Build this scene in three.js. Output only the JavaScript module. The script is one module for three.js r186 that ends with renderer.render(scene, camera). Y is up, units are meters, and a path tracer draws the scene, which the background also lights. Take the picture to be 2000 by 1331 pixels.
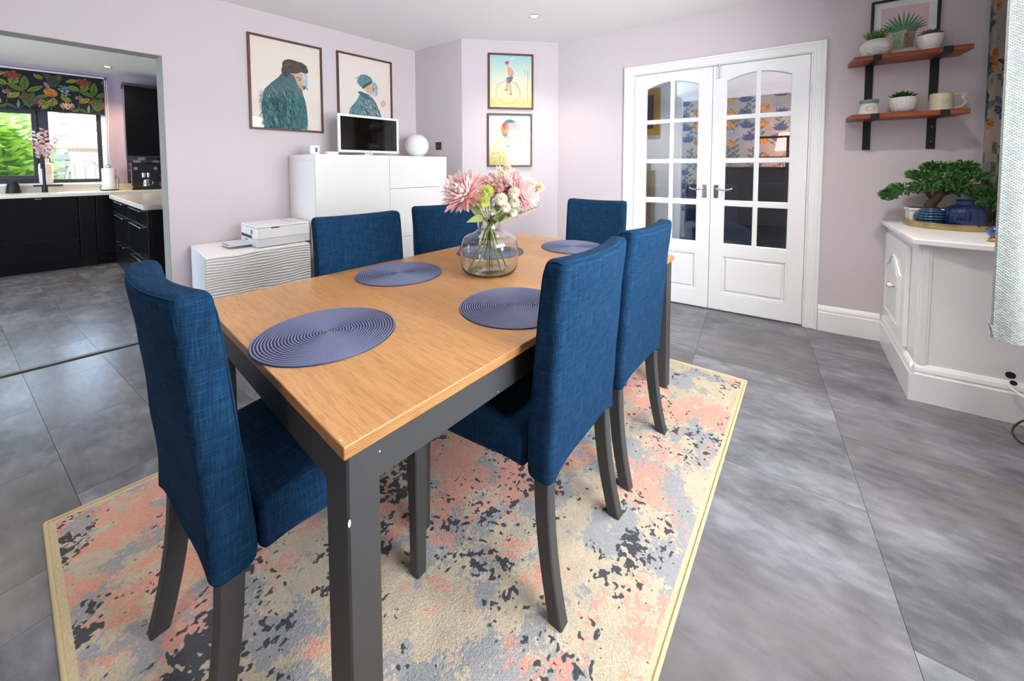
import * as THREE from 'three';
import { RoundedBoxGeometry } from 'three/addons/geometries/RoundedBoxGeometry.js';
import { mergeGeometries, mergeVertices, toCreasedNormals } from 'three/addons/utils/BufferGeometryUtils.js';
import { RectAreaLightUniformsLib } from 'three/addons/lights/RectAreaLightUniformsLib.js';

// ---------------------------------------------------------------- camera, sky, light, exposure
const scene = new THREE.Scene();
const F = 728.03, W0 = 2000, H0 = 1331;
const camera = new THREE.PerspectiveCamera(THREE.MathUtils.radToDeg(2 * Math.atan(H0 / 2 / F)), W0 / H0, 0.05, 200);
camera.rotation.order = 'YXZ';
camera.position.set(1.2072, 1.255, 1.239);
camera.rotation.set(-0.047884, 0.703755, -0.001495);
camera.setViewOffset(W0, H0, 2.33, 304.64, W0, H0);           // shift lens: verticals stay upright
camera.updateMatrixWorld();

const renderer = new THREE.WebGLRenderer({ antialias: true });
renderer.toneMapping = THREE.LinearToneMapping;
renderer.toneMappingExposure = 0.88;
renderer.shadowMap.enabled = true;
RectAreaLightUniformsLib.init();

scene.background = new THREE.Color(0.58, 0.77, 1.0);
scene.backgroundIntensity = 8;

const sun = new THREE.DirectionalLight(0xfff3dc, 13);           // high, from behind the far wall: lights the garden only
sun.position.set(-5, 9, -7); sun.target.position.set(-8, 0, 0);
sun.castShadow = true; sun.shadow.camera.left = -14; sun.shadow.camera.right = 14; sun.shadow.camera.top = 14; sun.shadow.camera.bottom = -14; sun.shadow.camera.far = 40;
scene.add(sun, sun.target);

function areaLight(w, h, x, y, z, tx, ty, tz, color, intensity) {
  const l = new THREE.RectAreaLight(color, intensity, w, h);
  l.position.set(x, y, z); l.lookAt(tx, ty, tz); scene.add(l); return l;
}
areaLight(1.6, 1.5, 2.37, 1.5, -0.04, -2, 1.5, -0.04, 0xfbf8f4, 22);       // daylight in the wide window of the right wall

areaLight(2.3, 2.0, -3.45, 1.1, 4.25, -3.45, 1.0, 0, 0xd2e2ff, 8);               // daylight in the kitchen's garden door, left of the frame

// ---------------------------------------------------------------- helpers
function rng(seed) { let a = seed >>> 0; return () => { a = (a + 0x6D2B79F5) >>> 0; let t = a; t = Math.imul(t ^ (t >>> 15), t | 1); t ^= t + Math.imul(t ^ (t >>> 7), t | 61); return ((t ^ (t >>> 14)) >>> 0) / 4294967296; }; }
const lerp = (a, b, t) => a + (b - a) * t, clamp = (v, a = 0, b = 1) => Math.min(b, Math.max(a, v));
const sstep = (a, b, v) => { const t = clamp((v - a) / (b - a)); return t * t * (3 - 2 * t); };
function hash(i, j, s) { let h = Math.imul(i, 374761393) + Math.imul(j, 668265263) + Math.imul(s, 1442695041); h = Math.imul(h ^ (h >>> 13), 1274126177); return ((h ^ (h >>> 16)) >>> 0) / 4294967296; }
function vn(x, y, px, py, s) {
  const x0 = Math.floor(x), y0 = Math.floor(y); let fx = x - x0, fy = y - y0; fx = fx * fx * (3 - 2 * fx); fy = fy * fy * (3 - 2 * fy);
  const a = ((x0 % px) + px) % px, b = (a + 1) % px, c = ((y0 % py) + py) % py, d = (c + 1) % py;
  return lerp(lerp(hash(a, c, s), hash(b, c, s), fx), lerp(hash(a, d, s), hash(b, d, s), fx), fy);
}
function fbm(u, v, px, py, oct, s) { let r = 0, a = 0.5, t = 0; for (let o = 0; o < oct; o++) { r += a * vn(u * px, v * py, px, py, s + o * 17); t += a; a *= 0.5; px *= 2; py *= 2; } return r / t; }
function tex(w, h, fn, srgb = true, rx = 1, ry = rx) {
  const d = new Uint8Array(w * h * 4);
  for (let j = 0; j < h; j++) for (let i = 0; i < w; i++) { const c = fn(i / w, j / h, i, j), k = (j * w + i) * 4; if (typeof c === 'number') d[k] = d[k + 1] = d[k + 2] = clamp(c) * 255; else { d[k] = clamp(c[0], 0, 255); d[k + 1] = clamp(c[1], 0, 255); d[k + 2] = clamp(c[2], 0, 255); } d[k + 3] = 255; }
  const t = new THREE.DataTexture(d, w, h, THREE.RGBAFormat); t.wrapS = t.wrapT = THREE.RepeatWrapping; t.magFilter = THREE.LinearFilter; t.minFilter = THREE.LinearMipmapLinearFilter; t.generateMipmaps = true;
  if (srgb) t.colorSpace = THREE.SRGBColorSpace; t.repeat.set(rx, ry); t.needsUpdate = true; return t;
}
function canvasTex(w, h, draw) { const c = document.createElement('canvas'); c.width = w; c.height = h; draw(c.getContext('2d'), w, h); const t = new THREE.CanvasTexture(c); t.colorSpace = THREE.SRGBColorSpace; t.wrapS = t.wrapT = THREE.RepeatWrapping; return t; }
const hex = h => [parseInt(h.slice(1, 3), 16), parseInt(h.slice(3, 5), 16), parseInt(h.slice(5, 7), 16)];
const mixc = (a, b, t) => [lerp(a[0], b[0], t), lerp(a[1], b[1], t), lerp(a[2], b[2], t)];
const std = (color, roughness = 0.6, o = {}) => new THREE.MeshStandardMaterial({ color, roughness, ...o });
const phys = (color, roughness = 0.6, o = {}) => new THREE.MeshPhysicalMaterial({ color, roughness, ...o });

const used = {};
function numbered(n) { used[n] = (used[n] ?? -1) + 1; return used[n] ? `${n}_${String(used[n]).padStart(3, '0')}` : n; }
function shadow(o) { o.castShadow = o.receiveShadow = true; return o; }
function mesh(name, g, m, parent) { const o = shadow(new THREE.Mesh(g, m)); o.name = parent ? name : numbered(name); (parent || scene).add(o); return o; }
function tag(o, label, category, group) { o.userData.label = label; o.userData.category = category; if (group) o.userData.group = group; return o; }
function thing(name, label, category, p = [0, 0, 0], turn = 0, group) { const o = new THREE.Group(); o.name = numbered(name); o.position.set(...p); o.rotation.y = turn; scene.add(o); return tag(o, label, category, group); }
function struct(name, g, m, p, turn = 0) { const o = g ? shadow(new THREE.Mesh(g, m)) : new THREE.Group(); o.name = name; o.userData.kind = 'structure'; if (p) o.position.set(...p); o.rotation.y = turn; scene.add(o); return o; }
const plain = g => { const n = g.index ? g.toNonIndexed() : g; for (const k of Object.keys(n.attributes)) if (!['position', 'normal', 'uv'].includes(k)) n.deleteAttribute(k); if (!n.attributes.uv) n.setAttribute('uv', new THREE.BufferAttribute(new Float32Array(n.attributes.position.count * 2), 2)); return n; };
const mg = list => mergeGeometries(list.map(plain));
function uvBox(g, sx = 1, sy = sx) {                            // uv in metres from the dominant direction of the normal
  g = plain(g); const p = g.attributes.position, n = g.attributes.normal, u = g.attributes.uv;
  for (let i = 0; i < p.count; i += 3) {
    let nx = 0, ny = 0, nz = 0; for (let k = 0; k < 3; k++) { nx += n.getX(i + k); ny += n.getY(i + k); nz += n.getZ(i + k); }
    nx = Math.abs(nx); ny = Math.abs(ny); nz = Math.abs(nz);
    for (let k = i; k < i + 3; k++) { const x = p.getX(k), y = p.getY(k), z = p.getZ(k); if (ny >= nx && ny >= nz) u.setXY(k, x * sx, z * sy); else if (nx >= nz) u.setXY(k, z * sx, y * sy); else u.setXY(k, x * sx, y * sy); }
  }
  return g;
}
function box(w, h, d, x = 0, y = 0, z = 0, r = 0.003) { const g = r > 0 ? new RoundedBoxGeometry(w, h, d, 1, Math.min(r, w / 2.01, h / 2.01, d / 2.01)) : new THREE.BoxGeometry(w, h, d); return uvBox(g.translate(x, y, z)); }
function span(x0, x1, y0, y1, z0, z1, r = 0) { return box(Math.abs(x1 - x0), Math.abs(y1 - y0), Math.abs(z1 - z0), (x0 + x1) / 2, (y0 + y1) / 2, (z0 + z1) / 2, r); }
function prism(pts, y0, y1, bevel = 0) {                        // plan polygon of [x, z], standing from y0 to y1
  const s = new THREE.Shape(pts.map(([x, z]) => new THREE.Vector2(x, -z)));
  const g = new THREE.ExtrudeGeometry(s, { depth: y1 - y0 - 2 * bevel, bevelEnabled: bevel > 0, bevelSize: bevel, bevelThickness: bevel, bevelOffset: -bevel, bevelSegments: 2 });
  g.rotateX(-Math.PI / 2); g.translate(0, y0 + bevel, 0); return uvBox(g);
}
function profile(pts, len) {                                    // [z, y] profile swept along +x
  const s = new THREE.Shape(pts.map(([z, y]) => new THREE.Vector2(z, y)));
  const g = new THREE.ExtrudeGeometry(s, { depth: len, bevelEnabled: false }); g.rotateY(-Math.PI / 2); g.scale(-1, 1, 1);
  const q = plain(g), p = q.attributes.position; for (let i = 0; i < p.count; i += 3) for (const k of ['position', 'normal', 'uv']) { const a = q.attributes[k], n = a.itemSize; for (let c = 0; c < n; c++) { const t = a.array[(i + 1) * n + c]; a.array[(i + 1) * n + c] = a.array[(i + 2) * n + c]; a.array[(i + 2) * n + c] = t; } }
  q.computeVertexNormals(); return uvBox(q);
}
const lathe = (pts, seg = 48) => new THREE.LatheGeometry(pts.map(p => new THREE.Vector2(p[0], p[1])), seg);
function smoothLathe(pts, seg = 48, div = 40) { const c = new THREE.SplineCurve(pts.map(p => new THREE.Vector2(p[0], p[1]))); return new THREE.LatheGeometry(c.getPoints(div).map(p => new THREE.Vector2(Math.max(p.x, 0), p.y)), seg); }
function tube(pts, r, seg = 24, rs = 8, closed = false) { return new THREE.TubeGeometry(new THREE.CatmullRomCurve3(pts.map(p => new THREE.Vector3(...p)), closed), seg, r, rs, closed); }
const cyl = (r0, r1, h, x = 0, y = 0, z = 0, seg = 24) => new THREE.CylinderGeometry(r0, r1, h, seg).translate(x, y, z);
function extrude(shape, depth, bevel = 0, o = {}) { return new THREE.ExtrudeGeometry(shape, { depth: depth - 2 * bevel, bevelEnabled: bevel > 0, bevelSize: bevel, bevelThickness: bevel, bevelOffset: -bevel, bevelSegments: 2, curveSegments: 24, ...o }).translate(0, 0, bevel); }
function rectShape(x0, y0, x1, y1) { const s = new THREE.Shape(); s.moveTo(x0, y0); s.lineTo(x1, y0); s.lineTo(x1, y1); s.lineTo(x0, y1); s.closePath(); return s; }
const rectHole = (x0, y0, x1, y1) => { const s = new THREE.Path(); s.moveTo(x0, y0); s.lineTo(x0, y1); s.lineTo(x1, y1); s.lineTo(x1, y0); s.closePath(); return s; };
function frameGeo(w, h, t, d) { const s = rectShape(-w / 2, 0, w / 2, h); s.holes.push(rectHole(-w / 2 + t, t, w / 2 - t, h - t)); return uvBox(extrude(s, d, 0.002)); }
function softBox(w, h, d, r, nx, ny, nz, k = 3) {               // rounded box with even grids, for upholstery
  const g = new THREE.BoxGeometry(w, h, d, nx, ny, nz), p = g.attributes.position;
  const re = (v, hf, n) => { const t = Math.round((v / hf + 1) / 2 * n); const i = Math.min(t, n - t), sg = t * 2 <= n ? -1 : 1; const a = i <= k ? hf - r * i / k : (hf - r) * (1 - (i - k) / (n / 2 - k)); return sg * a; };
  for (let i = 0; i < p.count; i++) {
    const v = new THREE.Vector3(re(p.getX(i), w / 2, nx), re(p.getY(i), h / 2, ny), re(p.getZ(i), d / 2, nz));
    const q = new THREE.Vector3(clamp(v.x, -w / 2 + r, w / 2 - r), clamp(v.y, -h / 2 + r, h / 2 - r), clamp(v.z, -d / 2 + r, d / 2 - r)), e = v.clone().sub(q);
    if (e.lengthSq() > 1e-12) e.setLength(r); q.add(e); p.setXYZ(i, q.x, q.y, q.z);
  }
  return g;
}
function deform(g, f) { const p = g.attributes.position, v = new THREE.Vector3(); for (let i = 0; i < p.count; i++) { v.set(p.getX(i), p.getY(i), p.getZ(i)); f(v); p.setXYZ(i, v.x, v.y, v.z); } return g; }
function smooth(g) { g.deleteAttribute('normal'); g.deleteAttribute('uv'); g = mergeVertices(g, 1e-5); g.computeVertexNormals(); return g; }
function sweepRect(path, bevel = 0.004) {                       // path of {x, y, z, w, d}: rectangular section with chamfered corners
  const pos = [], ring = q => { const a = q.w / 2, b = q.d / 2, c = bevel; return [[-a + c, -b], [a - c, -b], [a, -b + c], [a, b - c], [a - c, b], [-a + c, b], [-a, b - c], [-a, -b + c]].map(([u, v]) => [q.x + u, q.y, q.z + v]); };
  const R = path.map(ring);
  for (let i = 0; i + 1 < R.length; i++) for (let j = 0; j < 8; j++) { const a = R[i][j], b = R[i][(j + 1) % 8], c = R[i + 1][(j + 1) % 8], d = R[i + 1][j]; pos.push(...a, ...d, ...b, ...b, ...d, ...c); }
  for (const [r, up] of [[R[0], path[0].y > path[path.length - 1].y], [R[R.length - 1], path[0].y < path[path.length - 1].y]]) for (let j = 1; j < 7; j++) up ? pos.push(...r[0], ...r[j + 1], ...r[j]) : pos.push(...r[0], ...r[j], ...r[j + 1]);
  const g = new THREE.BufferGeometry(); g.setAttribute('position', new THREE.Float32BufferAttribute(pos, 3)); g.computeVertexNormals(); return uvBox(toCreasedNormals(mergeVertices(g), 0.5));
}
function leafGeo(len, wid, bend = 0.2, fold = 0.15, n = 5, thick = 0) { // pointed leaf growing along +y, face towards +z
  const pos = [], idx = [];
  for (let i = 0; i <= n; i++) { const t = i / n, w = wid / 2 * Math.sin(Math.PI * Math.pow(t, 0.8) * 0.96 + 0.1) , y = len * t, z = -bend * len * t * t; pos.push(-w, y, z + fold * w, 0, y, z - thick * (1 - t), w, y, z + fold * w); }
  for (let i = 0; i < n; i++) for (const c of [0, 1]) { const a = i * 3 + c; idx.push(a, a + 1, a + 3, a + 1, a + 4, a + 3); }
  const g = new THREE.BufferGeometry(); g.setAttribute('position', new THREE.Float32BufferAttribute(pos, 3)); g.setIndex(idx); g.computeVertexNormals(); return g;
}
const placed = (g, q, p, s = 1) => g.clone().scale(s, s, s).applyQuaternion(q).translate(...p);
const upTo = d => new THREE.Quaternion().setFromUnitVectors(new THREE.Vector3(0, 1, 0), new THREE.Vector3(...d).normalize());

// frames of reference of the walls: (s along the wall, y, off = distance into the room)
const CEIL = 2.565, aL = 0.038008, aD = -0.132894;
const frame = (x, z, dx, dz) => ({ at: (s, y, o = 0) => [x + dx * s - dz * o, y, z + dz * s + dx * o], turn: Math.atan2(-dz, dx), o: [x, 0, z] });
const L = frame(-2.45, 0, Math.sin(aL), -Math.cos(aL));
const D = frame(-1.005, -2.1486, Math.cos(aD), Math.sin(aD));
const P = frame(-1.67976, -1.38741, 0.66331, -0.74835);
const R = frame(-2.39942, -1.3331, 0.99717, -0.07525);

// ---------------------------------------------------------------- textures and materials
const T = {};
T.grit = tex(256, 256, (u, v) => fbm(u, v, 24, 24, 3, 3), false, 2);
T.paint = tex(256, 256, (u, v) => 0.5 * fbm(u, v, 12, 12, 4, 5) + 0.5 * fbm(u, v, 60, 60, 1, 9), false, 2);
{ // slubby linen weave, 14 cm a tile
  const N = 512, warp = [], weft = [];
  const f = (u, v, i, j) => { const a = vn(i / 3.2, v * 10, 160, 10, 21), b = vn(j / 3.2, u * 10, 160, 10, 22); const s1 = Math.pow(vn(i / 4, v * 5, 128, 5, 31), 3), s2 = Math.pow(vn(j / 4, u * 5, 128, 5, 32), 3); return [a, b, s1, s2]; };
  T.linen = tex(N, N, (u, v, i, j) => { const [a, b, s1, s2] = f(u, v, i, j); const t = clamp(0.34 * a + 0.34 * b + 0.55 * s1 + 0.5 * s2 + (hash(i, j, 4) - 0.5) * 0.14); return mixc([11, 31, 51], [30, 65, 98], t); }, true, 7);
  T.linenBump = tex(N, N, (u, v, i, j) => { const [a, b, s1, s2] = f(u, v, i, j); return 0.4 * (a + b) + 0.3 * (s1 + s2); }, false, 7);
}
{ // veneer, grain along u
  T.wood = tex(1024, 1024, (u, v, i, j) => { const wob = fbm(u, v, 2, 4, 3, 41) * 0.03; const g1 = fbm(u, v + wob, 5, 150, 3, 42), g2 = fbm(u, v + wob, 24, 420, 1, 43), patch = fbm(u, v, 3, 5, 4, 44), band = fbm(u * 0.02, v, 1, 7, 2, 45); return mixc(mixc([148, 102, 56], [190, 144, 90], clamp(g1 * 0.5 + patch * 0.5 + (band - 0.5) * 0.5)), [104, 58, 28], 0.22 * sstep(0.55, 0.85, g2) + 0.08 * hash(i, j, 4)); }, true, 1 / 0.9);
  T.woodBump = tex(512, 512, (u, v) => fbm(u, v, 8, 160, 2, 43), false, 1 / 0.9);
  T.shelf = tex(256, 512, (u, v) => { const g = fbm(u, v + 0.04 * fbm(u, v, 2, 3, 2, 51), 3, 40, 3, 52); return mixc([104, 46, 20], [168, 88, 44], g); }, true, 1.4, 2.5);
  T.frame = tex(128, 256, (u, v) => mixc([58, 26, 16], [118, 66, 46], fbm(u, v, 20, 3, 3, 53)), true, 5);
}
{ // stone-effect vinyl, streaked along u
  const f = (u, v) => 0.52 * fbm(u, v, 7, 11, 6, 61) + 0.30 * fbm(u, v, 26, 64, 4, 62) + 0.18 * fbm(u, v, 3, 4, 3, 63);
  T.vinyl = tex(1024, 1024, (u, v, i, j) => { const t = clamp((f(u, v) - 0.5) * 2.1 + 0.5 + (hash(i, j, 8) - 0.5) * 0.16); const w = fbm(u, v, 4, 5, 3, 66); return mixc(mixc([78, 79, 84], [136, 137, 143], t), [98, 94, 93], clamp((w - 0.5) * 2)); }, true, 1 / 1.5);
  T.vinylBump = tex(512, 512, (u, v) => 0.6 * fbm(u, v, 20, 110, 3, 62) + 0.4 * fbm(u, v, 70, 70, 2, 67), false, 1 / 1.5);
}
{ // distressed rug, the whole rug in one picture: u across, v along (0 at the near end)
  const w = 1400, h = 2000;
  T.rug = tex(w, h, (u, v, i, j) => {
    const ug = u + 0.012 * (fbm(u, v, 30, 40, 2, 77) - 0.5), vg = v + 0.008 * (fbm(u, v, 30, 40, 2, 78) - 0.5);
    const near = 1 - sstep(0.15, 0.7, v + 0.3 * u - 0.1), pile = hash(i >> 1, j >> 1, 3) - 0.5, ragged = vn(u * 230, v * 330, 230, 330, 80) - 0.5;
    let c = mixc([196, 182, 158], [176, 166, 148], fbm(u, v, 60, 90, 2, 70));
    const bl = fbm(ug, vg, 24, 30, 4, 71) * 0.62 + fbm(ug, vg, 7, 9, 3, 81) * 0.38 + ragged * 0.16; c = mixc(c, [142, 147, 156], 0.8 * sstep(0.52, 0.56, bl));
    const pk = fbm(ug, vg, 8, 11, 3, 72) * 0.55 + fbm(ug, vg, 30, 40, 4, 82) * 0.45 + ragged * 0.2 + near * 0.035 - 0.045; c = mixc(c, [214, 150, 132], 0.82 * sstep(0.535, 0.56, pk));
    const cl = fbm(ug, vg, 10, 12, 3, 73) * 0.6 + fbm(ug, vg, 34, 44, 3, 83) * 0.4 + near * 0.05 - 0.04, sp = 0.6 * vn(ug * 130, vg * 170, 130, 170, 74) + 0.4 * vn(ug * 260, vg * 350, 260, 350, 75);
    const m = sstep(0.0, 0.03, (cl - 0.545) * 0.95 + (sp - 0.675) * 0.62);
    c = mixc(c, [58, 61, 68], m * 0.92);
    const e = Math.min(u * 1.75, (1 - u) * 1.75, v * 2.55, (1 - v) * 2.55); if (e < 0.022) c = [198, 182, 148];
    return c.map(k => k * (0.94 + 0.12 * (pile + 0.5)));
  }, true);
  T.rug.wrapS = T.rug.wrapT = THREE.ClampToEdgeWrapping;
  T.rugBump = tex(512, 512, (u, v, i, j) => 0.6 * hash(i, j, 6) + 0.4 * fbm(u, v, 128, 128, 1, 7), false, 3.4, 5);
}
T.braid = tex(64, 64, (u, v, i, j) => { const s = Math.abs(((u * 2 + v * 1.0) % 1) - 0.5) * 2; return mixc([26, 30, 60], [124, 131, 164], clamp(Math.sin(Math.PI * v) * (0.5 + 0.5 * s) + (hash(i, j, 2) - 0.5) * 0.2)); }, true);  // shade in the valleys between the rings is painted into the colour
const weave = (i, j) => { const row = j >> 3, x = i + (row % 2) * 8, n = hash((x >> 4) % 16, row, 5); return [n, Math.sin(Math.PI * ((j % 8) + 0.5) / 8) * Math.sin(Math.PI * ((x % 16) + 0.5) / 16)]; };
T.curtain = tex(256, 256, (u, v, i, j) => { const [n, k] = weave(i, j); return mixc([112, 119, 117], [172, 178, 174], clamp(0.45 * n + 0.65 * k)); }, true, 6);
T.curtainBump = tex(256, 256, (u, v, i, j) => { const [n, k] = weave(i, j); return k * (0.6 + 0.4 * n); }, false, 6);
T.quartz = tex(256, 256, (u, v, i, j) => mixc([206, 198, 180], [228, 220, 204], 0.7 * fbm(u, v, 30, 30, 3, 91) + 0.3 * hash(i, j, 92)), true, 3);
T.rope = tex(128, 64, (u, v) => { const s = Math.abs(((u * 22 + v * 1.2) % 1) - 0.5) * 2; return mixc([10, 50, 84], [130, 215, 235], Math.pow(s, 1.5) * Math.sin(Math.PI * v)); }, true);

function leafPath(g, x, y, len, wid, ang, col, vein) { g.save(); g.translate(x, y); g.rotate(ang); g.fillStyle = col; g.beginPath(); g.moveTo(0, 0); g.quadraticCurveTo(wid, -len * 0.45, 0, -len); g.quadraticCurveTo(-wid, -len * 0.45, 0, 0); g.fill(); if (vein) { g.strokeStyle = vein; g.lineWidth = Math.max(1, wid * 0.08); g.beginPath(); g.moveTo(0, 0); g.lineTo(0, -len * 0.9); g.stroke(); for (let k = 1; k < 5; k++) for (const s of [-1, 1]) { g.beginPath(); g.moveTo(0, -len * k * 0.17); g.lineTo(s * wid * 0.4, -len * (k * 0.17 + 0.12)); g.stroke(); } } g.restore(); }
function flowerDots(g, x, y, r, n, col, q) { g.fillStyle = col; for (let i = 0; i < n; i++) { const a = q() * 6.28, d = Math.sqrt(q()) * r; g.beginPath(); g.ellipse(x + Math.cos(a) * d, y + Math.sin(a) * d, r * 0.17, r * 0.1, a, 0, 6.3); g.fill(); } }
T.blind = canvasTex(640, 640, (g, w, h) => {
  const q = rng(5); g.fillStyle = '#0b0f16'; g.fillRect(0, 0, w, h);
  for (let rep = -1; rep < 2; rep++) { const o = rep * 640;
    const Lf = (x, y, l, wd, a, c, v = '#3a4a14') => leafPath(g, x + o, y, l, wd, a, c, v);
    g.lineWidth = 4; for (const [x0, y0, x1, y1, c] of [[300, 640, 330, 300, '#8c8a2a'], [150, 640, 230, 430, '#9c9630'], [420, 640, 560, 360, '#7c8a30'], [520, 640, 420, 420, '#8e8c34'], [60, 640, 20, 430, '#a89c40'], [600, 640, 640, 440, '#9c9430'], [220, 200, 300, 360, '#70782a']]) { g.strokeStyle = c; g.beginPath(); g.moveTo(x0 + o, y0); g.quadraticCurveTo((x0 + x1) / 2 + o + 20, (y0 + y1) / 2, x1 + o, y1); g.stroke(); }
    for (let k = 0; k < 9; k++) for (const s of [-1, 1]) { g.strokeStyle = '#44602e'; g.lineWidth = 9; g.beginPath(); g.moveTo(90 + o, 60 + k * 22); g.lineTo(90 + o + s * (86 - k * 5), 20 + k * 22); g.stroke(); g.strokeStyle = '#5f8034'; g.beginPath(); g.moveTo(505 + o, 400 + k * 24); g.lineTo(505 + o + s * (70 - Math.abs(k - 4) * 6), 350 + k * 24); g.stroke(); }
    Lf(200, 130, 140, 60, 1.15, '#a8a428'); Lf(470, 330, 240, 80, 0.05, '#5f7a1e'); Lf(470, 350, 190, 70, -0.9, '#6a7e22'); Lf(490, 350, 190, 66, 0.9, '#74842a'); Lf(560, 430, 150, 52, 1.2, '#6b8a2c'); Lf(360, 250, 130, 90, 0.4, '#8f9a2c'); Lf(320, 270, 120, 80, -0.7, '#98a030'); Lf(640, 120, 110, 60, -0.9, '#a49a2c');
    Lf(60, 560, 150, 92, 0.2, '#a2a634'); Lf(20, 560, 120, 70, -0.5, '#8f982c'); Lf(250, 460, 130, 70, -0.9, '#b0aa30'); Lf(330, 470, 140, 76, 0.8, '#a8a62e'); Lf(240, 640, 120, 40, 0.9, '#56742e'); Lf(400, 630, 120, 40, -0.9, '#4c6a34'); Lf(620, 620, 110, 60, 0.5, '#9ca030'); Lf(410, 640, 150, 26, 0.05, '#8a9c98', '#5c6c68');
    g.fillStyle = '#b87a86'; g.beginPath(); g.ellipse(30 + o, 220, 20, 60, -0.35, 0, 6.3); g.fill(); g.fillStyle = '#c8742a'; g.beginPath(); g.ellipse(60 + o, 330, 62, 74, -0.5, 0, 6.3); g.fill(); flowerDots(g, 60 + o, 330, 58, 60, '#a83c1e', q); flowerDots(g, 60 + o, 330, 58, 40, '#e2a040', q);
    flowerDots(g, 380 + o, 110, 70, 90, '#a8502a', q); flowerDots(g, 380 + o, 110, 60, 60, '#7a3a22', q); flowerDots(g, 190 + o, 250, 60, 50, '#6d8f96', q); flowerDots(g, 200 + o, 320, 50, 30, '#b7c7b0', q); flowerDots(g, 190 + o, 290, 30, 16, '#d08a70', q);
    flowerDots(g, 210 + o, 530, 66, 70, '#d8a884', q); flowerDots(g, 210 + o, 530, 40, 40, '#e8c8a0', q); flowerDots(g, 330 + o, 380, 40, 40, '#cf8d74', q); flowerDots(g, 600 + o, 500, 58, 70, '#a8307c', q); flowerDots(g, 600 + o, 500, 26, 26, '#c8c850', q); flowerDots(g, 450 + o, 440, 34, 30, '#c23a4e', q); flowerDots(g, 550 + o, 460, 28, 26, '#c4424e', q); flowerDots(g, 620 + o, 560, 40, 34, '#d88a78', q); flowerDots(g, 30 + o, 60, 34, 30, '#a83a4c', q); flowerDots(g, 150 + o, 70, 34, 30, '#b04454', q);
  }
});
function floral(bg) { return canvasTex(768, 1024, (g, w, h) => {
  const q = rng(12); g.fillStyle = bg; g.fillRect(0, 0, w, h);
  for (let i = 0; i < 70; i++) { const x = q() * w, y = q() * h; g.fillStyle = ['#9d9a92', '#b7a29a', '#8f9494', '#c2aeb0'][i % 4]; g.globalAlpha = 0.5; g.beginPath(); g.ellipse(x, y, 20 + q() * 70, 14 + q() * 50, q() * 3, 0, 6.3); g.fill(); } g.globalAlpha = 1;
  for (let i = 0; i < 26; i++) { const x = q() * w, y = q() * h, dx = (q() - 0.5) * 100; g.strokeStyle = '#6d7468'; g.lineWidth = 5; g.beginPath(); g.moveTo(x, y + 190); g.quadraticCurveTo(x + dx, y + 80, x, y); g.stroke(); for (let k = 0; k < 4; k++) leafPath(g, x + (q() - 0.5) * 20, y + 150 - k * 40, 74, 30, (k % 2 ? 0.8 : -0.8), ['#7a8478', '#68746c'][k % 2], '#50584e'); }
  for (let i = 0; i < 17; i++) { const x = (i % 4) * 192 + 60 + q() * 70, y = Math.floor(i / 4) * 205 + q() * 100; const blue = i % 2; for (let k = 0; k < 6; k++) leafPath(g, x, y, 92 + q() * 30, 40, (k - 2.5) * 0.42, blue ? ['#2f4468', '#3d5a86', '#28395a'][k % 3] : ['#c8842e', '#b8702a', '#d69a44'][k % 3], blue ? '#7888a0' : '#8a4c1c'); if (!blue) flowerDots(g, x, y - 40, 40, 30, '#e0b060', q); }
}); }
T.floral = floral('#a8a29a');
function smear(g, q, n, x0, y0, x1, y1, len, ang, cols, lw) { for (let i = 0; i < n; i++) { const x = lerp(x0, x1, q()), y = lerp(y0, y1, q()), a = ang + (q() - 0.5) * 0.7; g.strokeStyle = cols[Math.floor(q() * cols.length)]; g.lineWidth = lw * (0.5 + q()); g.beginPath(); g.moveTo(x, y); g.lineTo(x + Math.cos(a) * len * (0.5 + q()), y + Math.sin(a) * len * (0.5 + q())); g.stroke(); } }
function poly(g, pts, fill) { g.fillStyle = fill; g.beginPath(); g.moveTo(...pts[0]); for (let i = 1; i < pts.length; i++) { const a = pts[i], b = pts[(i + 1) % pts.length]; g.quadraticCurveTo(a[0], a[1], (a[0] + b[0]) / 2, (a[1] + b[1]) / 2); } g.closePath(); g.fill(); }
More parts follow.
